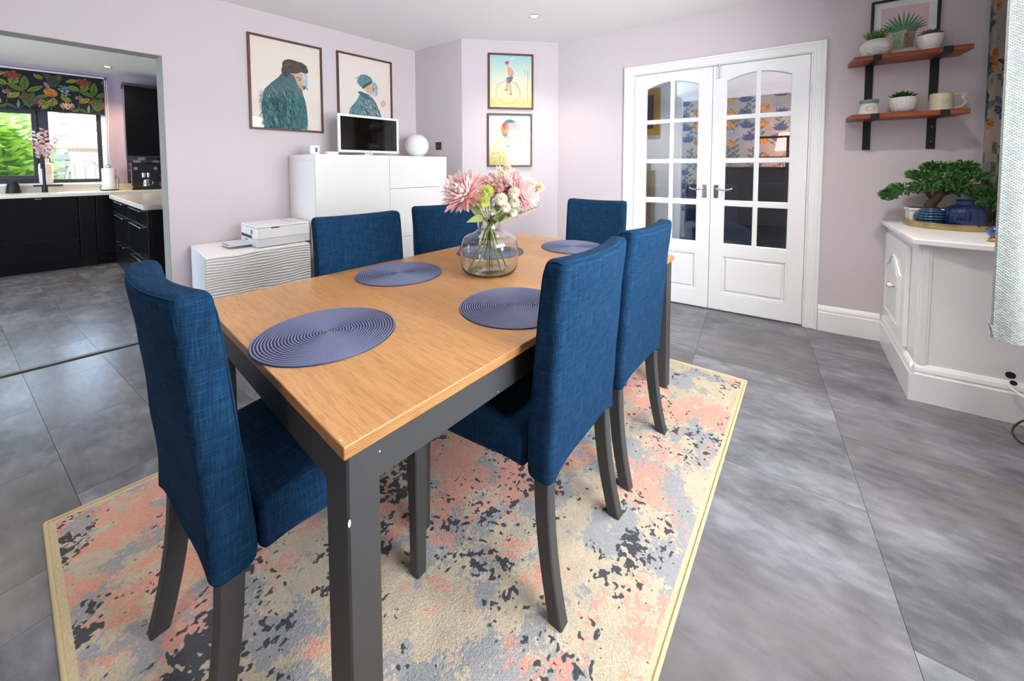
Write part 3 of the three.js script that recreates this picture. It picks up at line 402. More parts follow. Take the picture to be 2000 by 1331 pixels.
// ---------------------------------------------------------------- kitchen beyond the opening
{
  const KF = -4.0;                                             // sink wall
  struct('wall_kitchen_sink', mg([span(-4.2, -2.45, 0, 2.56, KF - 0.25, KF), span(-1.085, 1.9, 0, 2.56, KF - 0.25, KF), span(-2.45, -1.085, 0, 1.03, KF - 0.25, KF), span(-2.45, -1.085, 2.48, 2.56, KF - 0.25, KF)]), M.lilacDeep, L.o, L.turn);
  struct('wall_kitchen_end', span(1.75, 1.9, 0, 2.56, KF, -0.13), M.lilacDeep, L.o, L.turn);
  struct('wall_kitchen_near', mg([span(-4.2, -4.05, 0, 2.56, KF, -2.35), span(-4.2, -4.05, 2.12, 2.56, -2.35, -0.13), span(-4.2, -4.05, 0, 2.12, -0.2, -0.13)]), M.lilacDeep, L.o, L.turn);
  { const d = struct('door_3', null, null, L.at(-4.12, 0, 0), L.turn); mesh('frame', mg([span(-0.03, 0.03, 0, 0.06, -2.35, -0.2), span(-0.03, 0.03, 2.06, 2.12, -2.35, -0.2), ...[-2.32, -1.275, -0.23].map(z => span(-0.03, 0.03, 0.06, 2.06, z - 0.03, z + 0.03))]), M.anthracite, d); for (const z of [-1.7975, -0.7525]) mesh('pane', span(-0.004, 0.004, 0.06, 2.06, z - 0.49, z + 0.49), M.pane, d); }
  struct('ceiling_kitchen', span(-4.2, 1.9, 2.56, 2.7, KF - 0.25, -0.13), std('#e6e1d2', 0.85, { bumpMap: T.paint, bumpScale: 0.0005 }), L.o, L.turn);
  const w = struct('window_2', null, null, L.at(0, 0, KF - 0.06), L.turn), fx = 0.03;
  mesh('window_frame', mg([span(-2.45, -1.085, 1.03, 1.1, -fx, fx, 0.004), span(-2.45, -1.085, 2.42, 2.48, -fx, fx, 0.004), span(-1.145, -1.085, 1.1, 2.42, -fx, fx, 0.004), span(-2.45, -2.39, 1.1, 2.42, -fx, fx, 0.004), span(-1.66, -1.565, 1.1, 2.42, -fx, fx, 0.004)]), M.anthracite, w);
  const sash = mesh('sash', mg([span(-2.39, -1.66, 1.1, 1.155, -0.02, 0.05, 0.004), span(-2.39, -1.66, 1.935, 2.42, -0.02, 0.05, 0.004), span(-1.70, -1.655, 1.155, 1.94, -0.02, 0.05, 0.004), span(-2.39, -2.34, 1.155, 1.94, -0.02, 0.05, 0.004)]), M.anthracite, w);
  mesh('pane', span(-2.39, -1.66, 1.1, 1.95, -0.004, 0.004), M.pane, w); mesh('pane', span(-1.565, -1.145, 1.1, 2.42, -0.004, 0.004), M.pane, w);
  mesh('window_sill', span(-2.5, -1.06, 1.025, 1.052, 0.03, 0.1, 0.004), M.white, w);
  mesh('reveal', span(-1.1, -1.06, 1.05, 2.5, 0.03, 0.062, 0.002), M.white, w);
  const bl = thing('roller_blind', 'dark floral roller blind with jungle leaves over the kitchen window', 'blind', L.at(-1.72, 1.985, KF + 0.03), L.turn);
  const bg = new THREE.BoxGeometry(1.32, 0.49, 0.006); T.blind.repeat.set(2.28, 1); T.blind.offset.set(0.62, 0); const bm = std('#dddddd', 0.8, { map: T.blind }); mesh('fabric', bg.translate(0, 0.245, 0), [M.blackMatt, M.blackMatt, M.blackMatt, M.blackMatt, bm, M.blackMatt], bl);
  mesh('headrail', span(-0.67, 0.67, 0.488, 0.506, -0.03, 0.025, 0.004), M.satin, bl); mesh('bottom_bar', span(-0.66, 0.66, -0.012, 0.006, -0.006, 0.008, 0.003), M.blackMatt, bl);
  const cord = mesh('cord', mg([tube([[0.672, 0.47, 0.02], [0.675, 0.1, 0.022], [0.665, -0.4, 0.025], [0.668, -0.72, 0.022]], 0.004, 30, 6), tube([[0.69, 0.47, 0.02], [0.692, 0, 0.022], [0.678, -0.45, 0.024], [0.69, -0.8, 0.022]], 0.004, 30, 6)]), M.satin, bl);

  // worktop, base units
  const wt = thing('worktop', 'pale quartz worktop with upstand along the kitchen window', 'worktop', L.at(0, 0.9, 0), L.turn);
  mesh('slab', span(-3.6, 1.7, 0, 0.04, KF + 0.002, -3.36, 0.004), M.quartz, wt); mesh('upstand', span(-3.6, 1.7, 0.04, 0.125, KF + 0.002, KF + 0.02, 0.002), M.quartz, wt); mesh('drainer', span(-1.5, -1.25, 0.0402, 0.0412, -3.8, -3.5, 0.0004), M.satin, wt);
  const units = [[-3.2, -2.6, 1], [-2.6, -1.933, 1], [-1.933, -1.333, 1], [-1.327, -1.19, 0], [-1.184, -0.7, 0], [-0.694, 0.0, 0]];
  units.forEach(([a, b, dr], i) => {
    const u = thing('base_cabinet', ['glossy black base unit at the far left of the kitchen window run', 'glossy black base unit at the left below the kitchen window', 'glossy black base unit with deep door below the kitchen tap', 'narrow glossy black base unit right of the tap unit', 'glossy black base unit below the paper towel', 'glossy black base unit below the coffee machine'][i], 'cabinet', L.at((a + b) / 2, 0, -3.70), L.turn), h = (b - a) / 2;
    mesh('carcass', span(-h, h, 0.15, 0.898, -0.28, 0.288), M.blackMatt, u); mesh('plinth', span(-h, h, 0, 0.15, 0.2, 0.255), M.kitchenDoor, u);
    if (dr) { const d = mesh('door', span(-h + 0.002, h - 0.002, 0.385, 0.895, 0.29, 0.311, 0.003), M.kitchenDoor, u); mesh('handle', box(0.05, 0.01, 0.02, 0, 0.88, 0.317, 0.003), M.chrome, d); mesh('drawer', span(-h + 0.002, h - 0.002, 0.155, 0.38, 0.29, 0.311, 0.003), M.kitchenDoor, u); }
    else mesh('door', span(-h + 0.002, h - 0.002, 0.155, 0.895, 0.29, 0.311, 0.003), M.kitchenDoor, u);
  });
  const wc = thing('wall_cabinet', 'glossy black wall cabinet hanging right of the kitchen window', 'cabinet', L.at(-0.36, 1.41, -3.82), L.turn);
  mesh('carcass', span(-0.52, 0.6, 0, 0.96, -0.175, 0.16, 0.002), std('#5d5660', 0.4), wc); mesh('door', span(-0.515, 0.05, 0.005, 0.955, 0.16, 0.18, 0.004), M.kitchenDoor, wc); mesh('door', span(0.055, 0.6, 0.005, 0.955, 0.16, 0.18, 0.004), M.kitchenDoor, wc); mesh('cornice', span(-0.535, 0.6, 0.96, 1.0, -0.175, 0.2, 0.006), std('#3c3a40', 0.4), wc);
  { // splashback of dark and pale stone shapes
    const s = struct('trim_6', span(-0.87, 0.3, 1.025, 1.41, KF, KF + 0.006), M.joint, L.o, L.turn), q = rng(9), ms = ['#1e1f22', '#5c5a5a', '#a9a49e', '#3a393c', '#8a8580'].map(c => phys(c, 0.2));
    for (let r = 0; r < 9; r++) for (let k = 0; k < 12; k++) { const c = 0.098, x = -0.865 + k * c + (r % 2) * c / 2, sh = new THREE.Shape(); sh.moveTo(-c / 2 + 0.003, 0); sh.lineTo(-c / 4, 0.0205); sh.lineTo(c / 4, 0.0205); sh.lineTo(c / 2 - 0.003, 0); sh.lineTo(c / 4, -0.0205); sh.lineTo(-c / 4, -0.0205); sh.closePath(); mesh('tile', extrude(sh, 0.005, 0.001).translate(x + c / 2, 1.045 + r * 0.042, KF + 0.006), ms[Math.floor(q() * 5)], s); }
  }
  // peninsula
  const is = thing('kitchen_island', 'glossy black kitchen island with pale quartz top in front of the window run', 'island', L.at(-0.892, 0, -0.589), L.turn + Math.atan2(0.176, 1.97));
  mesh('worktop', span(0, 0.95, 0.9, 0.94, -1.978, 0, 0.004), M.quartz, is); mesh('carcass', span(0.05, 0.93, 0.15, 0.9, -1.95, -0.03, 0.002), M.kitchenDoor, is); mesh('plinth', span(0.09, 0.9, 0, 0.15, -1.93, -0.06), M.blackMatt, is);
  for (const [z0, z1] of [[-1.945, -1.0], [-0.995, -0.035]]) for (const [y0, y1] of [[0.155, 0.45], [0.455, 0.75], [0.755, 0.895]]) { const d = mesh('drawer', span(0.028, 0.05, y0, y1, z0, z1, 0.003), M.kitchenDoor, is); mesh('handle', mg([span(0.004, 0.014, y1 - 0.028, y1 - 0.018, z0 + 0.2, z1 - 0.2, 0.003), span(0.008, 0.03, y1 - 0.027, y1 - 0.019, z0 + 0.22, z0 + 0.23), span(0.008, 0.03, y1 - 0.027, y1 - 0.019, z1 - 0.23, z1 - 0.22)]), M.chrome, d); }

  // things on the worktop and sill
  const tp = thing('kitchen_tap', 'tall matt black swan neck tap standing at the kitchen window', 'tap', L.at(-1.612, 0.94, -3.85), L.turn);
  mesh('spout', tube([[0, 0.05, 0], [0, 0.25, 0], [0, 0.42, 0.01], [0, 0.47, 0.06], [0, 0.46, 0.12], [0, 0.36, 0.15], [0, 0.3, 0.15]], 0.014, 50, 12), M.blackMatt, tp); mesh('base', cyl(0.024, 0.026, 0.08, 0, 0.04, 0), M.blackMatt, tp); mesh('lever', cyl(0.012, 0.012, 0.24, 0, 0, 0, 14).rotateZ(Math.PI / 2).translate(0.03, 0.085, 0), M.blackMatt, tp);
  const so = thing('soap_dispenser', 'small matt black soap dispenser on the worktop left of the tap', 'dispenser', L.at(-1.857, 0.94, -3.88), L.turn);
  mesh('bottle', lathe([[0, 0], [0.058, 0], [0.06, 0.005], [0.05, 0.09], [0.04, 0.12], [0.035, 0.125], [0, 0.125]], 32), M.blackMatt, so); mesh('cap', lathe([[0.036, 0.125], [0.038, 0.15], [0.036, 0.156], [0, 0.156]], 32), M.bracket, so);
  const vp = thing('ribbed_vase', 'two-tone pink and white bottle vase on the kitchen window sill', 'vase', L.at(-1.603, 1.052, -3.955), L.turn);
  mesh('body', smoothLathe([[0, 0], [0.05, 0.0], [0.058, 0.02], [0.06, 0.11], [0.0605, 0.112]], 36, 24), M.ceramic, vp); mesh('shoulder', smoothLathe([[0.0605, 0.112], [0.061, 0.15], [0.058, 0.23], [0.048, 0.255], [0.034, 0.268], [0.032, 0.31], [0.028, 0.312], [0.028, 0.27]], 36, 40), phys('#e9d3d0', 0.35), vp);
  { const q = rng(31), m1 = phys('#c9a29e', 0.6, { side: THREE.DoubleSide }), m2 = phys('#e3cfca', 0.6, { side: THREE.DoubleSide }); const dirs = [[-0.05, 0.40, 0], [0.01, 0.44, 0.02], [0.1, 0.33, 0.01], [-0.1, 0.28, 0.02]];
    dirs.forEach((d, i) => { const e = thing('eucalyptus_stem', ['dusky pink eucalyptus stem leaning left in the kitchen vase', 'tallest dusky pink eucalyptus stem in the kitchen vase', 'dusky pink eucalyptus stem leaning right in the kitchen vase', 'short dusky pink eucalyptus stem low on the left of the kitchen vase'][i], 'branch', L.at(-1.603, 1.052 + 0.1, -3.955), L.turn); const P0 = t => [d[0] * t * t + 0.01 * (i - 1.5) * t, 0.02 + (d[1] + 0.12) * t, d[2] * t]; mesh('stem', tube([0, 0.3, 0.6, 1].map(P0), 0.003, 16, 6), M.stemBrown, e); const gs = []; for (let k = 0; k < 15; k++) { const t = 0.48 + 0.52 * k / 14, p = P0(t), a = k * 2.4, l = 0.075 * (1.15 - 0.5 * t); gs.push(placed(leafGeo(l, l * 0.62, 0.2, 0.1, 4), upTo([Math.cos(a), 0.45 + 0.3 * (q() - 0.5), Math.sin(a) * 0.5]), p)); } mesh('leaf_cluster', mg(gs), i % 2 ? m1 : m2, e); }); }
  const pt = thing('paper_towel', 'white kitchen roll on black wire stand at the end of the window', 'paper towel', L.at(-1.053, 0.94, -3.80), L.turn);
  mesh('roll', lathe([[0.012, 0.012], [0.066, 0.012], [0.069, 0.016], [0.069, 0.296], [0.066, 0.3], [0.012, 0.3]], 40), std('#eef0ef', 0.95), pt);
  mesh('stand', mg([tube([[0.085, 0.01, 0.03], [0.085, 0.19, 0.03], [0.07, 0.2, 0.03], [0.062, 0.15, 0.04]], 0.003, 24, 6), tube([[-0.075, 0.004, 0.04], [-0.09, 0.05, 0.03], [-0.07, 0.07, 0.03]], 0.003, 20, 6), cyl(0.09, 0.09, 0.006, 0, 0.006, 0), tube([[-0.02, 0.3, 0], [-0.02, 0.345, 0], [0.015, 0.345, 0], [0.015, 0.3, 0]], 0.003, 20, 6)]), M.blackMatt, pt);
  const cm = thing('coffee_machine', 'glossy black coffee machine below the kitchen wall cabinet', 'coffee machine', L.at(-0.7, 0.94, -3.74), L.turn);
  mesh('body', mg([softBox(0.29, 0.36, 0.2, 0.035, 10, 10, 10).translate(0, 0.2, -0.06), softBox(0.29, 0.13, 0.13, 0.03, 10, 10, 10).translate(0, 0.3, 0.06)]), M.black, cm); mesh('drip_tray', box(0.29, 0.045, 0.26, 0, 0.024, 0, 0.01), M.black, cm);
  mesh('spout', mg([cyl(0.022, 0.018, 0.07, -0.02, 0.21, 0.06), cyl(0.022, 0.018, 0.07, 0.03, 0.21, 0.06)]), M.chrome, cm); for (const x of [-0.1, 0.1]) mesh('dial', cyl(0.02, 0.02, 0.02, 0, 0, 0).rotateX(Math.PI / 2).translate(x, 0.3, 0.13), M.chrome, cm);
  const cp = thing('milk_jug', 'small polished steel jug under the coffee machine spout', 'jug', L.at(-0.695, 0.9865, -3.67), L.turn); mesh('body', smoothLathe([[0, 0], [0.035, 0], [0.038, 0.02], [0.03, 0.07], [0.034, 0.095]], 28, 20), M.chrome, cp); mesh('handle', tube([[0.032, 0.08, 0], [0.06, 0.07, 0], [0.06, 0.03, 0], [0.036, 0.02, 0]], 0.004, 18, 6), M.chrome, cp);
  downlight(L.at(-1.02, 2.558, -3.45), 0, 'recessed downlight in the kitchen ceiling near the wall cabinet', 10, 0xffe2b4);
  downlight(L.at(-1.9, 2.558, -1.6), 0, 'recessed downlight in the kitchen ceiling out in the middle', 11, 0xffe2b4);

  // garden seen through the kitchen window
  struct('ground', span(-60, 40, -0.4, -0.15, -60, -4.3), std('#8a9a52', 0.95, { bumpMap: T.grit, bumpScale: 0.02 }), L.o, L.turn);
  struct('patio', span(-3, 3, -0.16, -0.12, -9, -4.26), std('#d6cfc2', 0.9), L.o, L.turn);
  const bush = (name, label, s, o, r, hh, n, seed, cols) => { const t = thing(name, label, 'bush', L.at(s, -0.15, o), L.turn), q = rng(seed); mesh('stem', mg([0, 1, 2, 3].map(k => tube([[0.1 * k, 0, 0], [0.1 * k + 0.2 * (q() - 0.5), hh * 0.4, 0.2 * (q() - 0.5)], [r * (q() - 0.5), hh * 0.8, r * (q() - 0.5)]], 0.025, 12, 6))), M.stemBrown, t);
    cols.forEach((c, ci) => { const g = []; for (let k = 0; k < n; k++) { const a = q() * 6.283, b = Math.acos(2 * q() - 1), rr = r * (0.72 + 0.3 * q()), l = 0.12 + 0.1 * q(); const p = [rr * Math.sin(b) * Math.cos(a), hh * 0.52 + hh * 0.5 * Math.cos(b) * (0.75 + 0.3 * q()), rr * Math.sin(b) * Math.sin(a)]; g.push(placed(leafGeo(l, l * 0.34, 0.35, 0.2, 3), upTo([Math.cos(a) + q() - 0.5, (q() - 0.6) * 1.3, Math.sin(a) + q() - 0.5]), p)); } const f = mesh('foliage', mg(g), phys(c, 0.6, { side: THREE.DoubleSide, transmission: 0.35 }), t); f.userData.kind = 'stuff'; }); };
  bush('bamboo_bush', 'large bright green leafy bush filling the left kitchen window pane', -2.5, -5.6, 0.8, 2.12, 1400, 51, ['#8fb83e', '#5f9434', '#b4cc5a', '#3f7a34']);
  bush('laurel_bush', 'pale green bush behind the grey shed in the garden', -3.0, -10.6, 1.1, 2.9, 900, 52, ['#a3b86a', '#7f9c54', '#c3cc8c']);
  const sd = thing('garden_shed', 'pale garden shed with red tiled roof beyond the right kitchen window pane', 'shed', L.at(0.1, -0.15, -9.5), L.turn);
  mesh('wall', span(-1.75, 1.4, 0, 1.95, -1.2, 0.0), std('#b9b0a4', 0.9), sd); mesh('door', span(-0.4, 0.4, 0, 1.8, 0.0, 0.03), std('#b8b0a4', 0.8), sd);
  for (let r = 0; r < 9; r++) for (let k = 0; k < 11; k++) { const tl = mesh('roof_tile', box(0.3, 0.025, 0.3, 0, 0, 0, 0), std(['#b5816c', '#a8755f', '#c08f7a'][(r * 3 + k) % 3], 0.9), sd); tl.position.set(-1.75 + k * 0.31 + (r % 2) * 0.15, 1.92 + r * 0.15, 0.1 - r * 0.22); tl.rotation.x = 0.62; }
  const fn = thing('garden_fence', 'grey-green slatted garden fence panel beyond the kitchen window', 'fence', L.at(-1.95, -0.15, -7.6), L.turn);
  for (let k = 0; k < 13; k++) mesh('slat', span(-0.5, 0.42, 0.05 + k * 0.125, 0.16 + k * 0.125, -0.012, 0.012, 0.003), std(['#7e877c', '#747d73', '#8a9287'][k % 3], 0.9), fn); mesh('post', mg([span(-0.5, -0.42, 0, 1.7, -0.06, -0.012), span(0.34, 0.42, 0, 1.7, -0.06, -0.012)]), std('#666e66', 0.9), fn);
  const wl = thing('garden_wall', 'low white rendered garden wall behind the metal chair', 'wall', L.at(-0.9, -0.15, -7.3), L.turn); mesh('render', span(-0.62, 0.9, 0, 1.65, -0.1, 0.02, 0.01), std('#c9c5bc', 0.9), wl); mesh('coping', span(-0.64, 0.92, 1.65, 1.69, -0.13, 0.05, 0.008), M.satin, wl);
  const gc = thing('garden_chair', 'pale metal garden chair with curved hoop back outside the kitchen window', 'chair', L.at(-1.27, 0.02, -5.6), L.turn + 0.5);
  mesh('backrest', mg([tube([[-0.24, 0.4, 0], [-0.24, 1.1, -0.05], [-0.1, 1.33, -0.08], [0.1, 1.33, -0.08], [0.24, 1.1, -0.05], [0.24, 0.4, 0]], 0.016, 50, 8), ...[-0.12, 0, 0.12].map(x => tube([[x, 0.42, 0], [x * 1.1, 0.9, -0.04], [x, 1.31, -0.08]], 0.01, 20, 6))]), std('#a89c90', 0.5), gc); mesh('seat', cyl(0.24, 0.24, 0.03, 0, 0.42, 0.22), std('#a89c90', 0.5), gc); for (const [x, z] of [[-0.2, 0], [0.2, 0], [-0.18, 0.4], [0.18, 0.4]]) mesh('leg', cyl(0.014, 0.014, 0.54, x, 0.15, z, 10), std('#a89c90', 0.5), gc);
}

// ---------------------------------------------------------------- rug, table, chairs
{
  const NL = [-0.846, 1.345], FR = [0.885, -1.255], NR = [0.945, 1.215], FL = [-0.755, -1.125], nx = 40, nz = 56, cx = 0.06, cz = 0.045;
  const t = thing('rug', 'distressed cream, pink and charcoal rug lying under the dining table', 'rug', [cx, 0.0005, cz]);
  const at = (u, v) => [lerp(lerp(NL[0], NR[0], u), lerp(FL[0], FR[0], u), v) - cx, lerp(lerp(NL[1], NR[1], u), lerp(FL[1], FR[1], u), v) - cz];
  const pos = [], uv = [], idx = []; for (let j = 0; j <= nz; j++) for (let i = 0; i <= nx; i++) { const u = i / nx, v = j / nz, p = at(u, v), e = Math.min(u, 1 - u, v, 1 - v); pos.push(p[0], 0.0105 - (e < 0.001 ? 0.004 : 0) + 0.0006 * (hash(i, j, 3) - 0.5), p[1]); uv.push(u, v); }
  for (let j = 0; j < nz; j++) for (let i = 0; i < nx; i++) { const a = j * (nx + 1) + i; idx.push(a, a + 1, a + nx + 1, a + 1, a + nx + 2, a + nx + 1); }
  const g = new THREE.BufferGeometry(); g.setAttribute('position', new THREE.Float32BufferAttribute(pos, 3)); g.setAttribute('uv', new THREE.Float32BufferAttribute(uv, 2)); g.setIndex(idx); g.computeVertexNormals(); mesh('pile', g, M.rug, t);
  const c = [at(0, 0), at(1, 0), at(1, 1), at(0, 1)]; mesh('backing', prism(c, 0, 0.006), M.rugEdge, t);
  mesh('border', mg(c.map((p, i) => { const q = c[(i + 1) % 4]; return tube([[p[0], 0.006, p[1]], [lerp(p[0], q[0], 0.5), 0.006, lerp(p[1], q[1], 0.5)], [q[0], 0.006, q[1]]], 0.0062, 20, 8); })), M.rugEdge, t);
}
const RUG = 0.0115, TH = 0.7528, TW = 1.1264, TL = 1.886;
{
  const t = thing('dining_table', 'long oak-topped dining table with grey painted apron and square legs', 'table', [0, RUG, 0]), Y = TH - RUG;
  const top = deform(new RoundedBoxGeometry(TW, 0.026, TL, 2, 0.003), v => { }); mesh('tabletop', uvBox(top.translate(0, Y - 0.013, 0)), M.wood, t);
  const leg = sweepRect([{ x: 0, y: Y - 0.026, z: 0, w: 0.092, d: 0.066 }, { x: 0, y: 0, z: 0, w: 0.092, d: 0.066 }], 0.004);
  for (const a of [-1, 1]) for (const b of [-1, 1]) { const l = mesh('leg', leg, M.greyWood, t); l.position.set(a * (TW / 2 - 0.056), 0, b * (TL / 2 - 0.043)); }
  const y0 = Y - 0.12, y1 = Y - 0.0262;
  for (const a of [-1, 1]) { mesh('apron', span(a * (TW / 2 - 0.0115) - 0.012 * a, a * (TW / 2 - 0.0115) - 0.036 * a + 0.012 * a, y0, y1, -TL / 2 + 0.0765, TL / 2 - 0.0765, 0.002).translate(0, 0, 0), M.greyWood, t); mesh('apron', span(-TW / 2 + 0.1025, TW / 2 - 0.1025, y0, y1, a * (TL / 2 - 0.0115), a * (TL / 2 - 0.034), 0.002), M.greyWood, t); }
  // paint chips and a scratch, where the photograph shows them
  const q = rng(2), chip = (x, y, z, w, h, n) => { const s = new THREE.Shape(); for (let k = 0; k < 7; k++) { const a = k / 7 * 6.283, r = 0.7 + 0.4 * q(); k ? s.lineTo(Math.cos(a) * w * r, Math.sin(a) * h * r) : s.moveTo(w * r, 0); } const g = extrude(s, 0.0006); if (n === 'x') g.rotateY(Math.PI / 2); if (n === 'y') g.rotateX(-Math.PI / 2); mesh('chip', g.translate(x, y, z), M.chip, t); };
  chip(0.5526, 0.585, 0.9305, 0.003, 0.009, 'x'); chip(0.5502, 0.683, 0.866, 0.0016, 0.0025, 'x'); chip(0.5502, 0.64, 0.52, 0.0016, 0.002, 'x'); chip(0.26, 0.712, 0.9316, 0.004, 0.004, 'z'); chip(0.30, 0.705, 0.9316, 0.003, 0.003, 'z'); chip(0.541, 0.7535 - RUG, 0.938, 0.0035, 0.0015, 'y');
  mesh('scratch', tube([[-0.46, Y + 0.0002, 0.31], [-0.44, Y + 0.0002, 0.30], [-0.425, Y + 0.0002, 0.27]], 0.0008, 10, 5), std('#6b3c1c', 0.7), t);
}
function chairProto() {
  const t = new THREE.Group(); t.name = 'dining_chair';
  // backrest cover: hem at 0.366, top at 1.0, rear face upright to 0.5 and leaning back above
  const y0 = 0.366, h = 0.626, W = 0.444, cy = y0 + h / 2, zc = -0.213;
  const bend = v => {
    const k = clamp((v.y - y0) / h), e = Math.abs(v.x) / (W / 2), top = sstep(0.86, 1, k), hem = 1 - sstep(y0, y0 + 0.07, v.y);
    v.z = zc + (v.z - zc) * lerp(1.03, 0.78, k) - 0.068 * Math.pow(Math.max(0, k - 0.1) / 0.9, 1.4) + 0.024 * (e * e - 0.3) * sstep(0.35, 1, k);
    v.x *= lerp(0.985, 1.0, k); v.y += top * (0.004 + 0.008 * e * e) + hem * 0.035 * (1 - Math.pow(e, 4));
  };
  const bg = smooth(deform(softBox(W, h, 0.088, 0.025, 26, 34, 14), v => { v.y += cy; v.z += zc; v.z += 0.0016 * Math.sin(v.y * 31 + v.x * 9) * Math.sin(v.x * 17 + 1); v.x += 0.0012 * Math.sin(v.y * 27 + v.z * 40); bend(v); }));
  mesh('backrest', uvBox(bg), M.linen, t);
  // seat cover: widens to the front, hem arched between the legs
  const sg = smooth(deform(softBox(0.545, 0.13, 0.44, 0.028, 26, 12, 24), v => {
    const u = v.x / 0.2725, w = v.z / 0.22, k = (w + 1) / 2; v.x *= lerp(0.79, 1.0, k); v.y += 0.433; v.z += 0.055;
    if (v.y > 0.46) v.y += 0.014 * (1 - u * u) * (1 - w * w * 0.7);
    if (v.y < 0.41) { const ex = Math.abs(u) > 0.85 ? 1 - Math.pow(w, 6) : 0, ez = Math.abs(w) > 0.85 ? 1 - Math.pow(u, 6) : 0; v.y += 0.026 * Math.max(ex, ez) * (1 - sstep(0.37, 0.41, v.y)); }
    if (Math.abs(u) > 0.9) v.x += 0.002 * Math.sin(v.y * 50 + v.z * 14) * Math.sign(u);
  }));
  mesh('seat', uvBox(sg), M.linen, t);
  // piped seams: across the rear of the top, over both sides and down the front corners
  const S = (x, y, z) => { const v = new THREE.Vector3(x, y, z); bend(v); return [v.x, v.y, v.z]; }, r = 0.025, m = r * 0.7071 + 0.0006, X = W / 2 - r + m, zr = zc - 0.044 + r - m, zf = zc + 0.044 - r + m, yt = y0 + h - r + m;
  const side = s => [[s * X, 0.50, zf], [s * X, 0.62, zf], [s * X, 0.78, zf], [s * X, 0.9, zf], [s * X, 0.955, zf - 0.002], [s * (X - 0.001), yt - 0.006, zf - 0.012], [s * X, yt, zc], [s * (X - 0.002), yt - 0.003, zr + 0.008]];
  const rear = []; for (let k = 1; k < 14; k++) rear.push([lerp(-X, X, k / 14), yt, zr]);
  mesh('piping', tube([...side(-1), ...rear, ...side(1).reverse()].map(p => S(...p)), 0.0024, 200, 6), M.piping, t);
  // legs: straight tapered in front, swept back behind
  for (const s of [-1, 1]) mesh('leg', sweepRect([0, 0.25, 0.5, 0.75, 1].map(k => ({ x: s * 0.25, y: lerp(0.44, 0, k), z: 0.237, w: lerp(0.046, 0.036, k), d: lerp(0.046, 0.036, k) }))), M.greyWood, t);
  for (const s of [-1, 1]) { const n = 12; mesh('leg', sweepRect(Array.from({ length: n + 1 }, (_, i) => { const k = i / n; return { x: s * lerp(0.188, 0.2, k), y: lerp(0.45, 0, k), z: -0.217 - 0.054 * Math.pow(k, 2.2), w: lerp(0.038, 0.038, k), d: lerp(0.05, 0.042, k) }; })), M.greyWood, t); }
  return t;
}
{
  const proto = chairProto();
  const group = 'blue dining chairs around the table';
  [[0.052, 0.848, Math.PI + 0.07, 'blue linen dining chair at the near end of the table, nearest and largest in view'],
   [0.4025, 0.236, -1.524, 'blue linen dining chair on the right side of the table, the nearer of the two'],
   [0.377, -0.314, -1.575, 'blue linen dining chair on the right side, nearer to the white double doors'],
   [-0.366, 0.308, 1.497, 'blue linen dining chair on the left side, in front of the printer cabinet'],
   [-0.41, -0.262, 1.367, 'blue linen dining chair on the left side of the table, partly behind the pink flowers'],
   [-0.055, -0.985, 0.092, 'blue linen dining chair at the far end of the table, facing the camera']].forEach(([x, z, r, l], i) => { const c = i ? proto.clone() : proto; c.name = numbered('dining_chair'); c.position.set(x, RUG, z); c.rotation.set(0, r, 0); scene.add(c); tag(c, l, 'chair', group); });
}
{ // spiral braided placemats
  const n = 24, r1 = 0.1965, prof = [[0, 0.0042]]; for (let k = 0; k < n; k++) for (let m = 0; m <= 4; m++) { const a = Math.PI * m / 4, c = (k + 0.5) * r1 / n; prof.push([c - Math.cos(a) * r1 / n / 2, 0.0006 + 0.0056 * Math.sin(a)]); } prof.push([r1, 0], [0, 0]);
  const g = lathe(prof.map(([a, b]) => [a, b]), 96), u = g.attributes.uv, p = g.attributes.position;
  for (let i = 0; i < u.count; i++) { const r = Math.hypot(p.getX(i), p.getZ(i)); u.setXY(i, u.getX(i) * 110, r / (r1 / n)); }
  g.computeVertexNormals(); const rot = rng(8);
  [[0.069, 0.756, 'round blue woven placemat in front of the nearest chair at the near end'], [-0.316, 0.255, 'round blue woven placemat on the left side, in front of the printer side chair'], [0.362, 0.224, 'round blue woven placemat on the right side, partly behind the nearer right chair'], [0.008, -0.771, 'round blue woven placemat at the far end of the table'], [-0.296, -0.346, 'round blue woven placemat seen through the glass vase'], [0.372, -0.322, 'round blue woven placemat on the right side, mostly hidden behind the right chairs']].forEach(([x, z, l]) => { const t = thing('placemat', l, 'placemat', [x, TH + 0.0002, z], rot() * 6, 'round blue placemats'); mesh('braid', g, M.mat, t); });
}
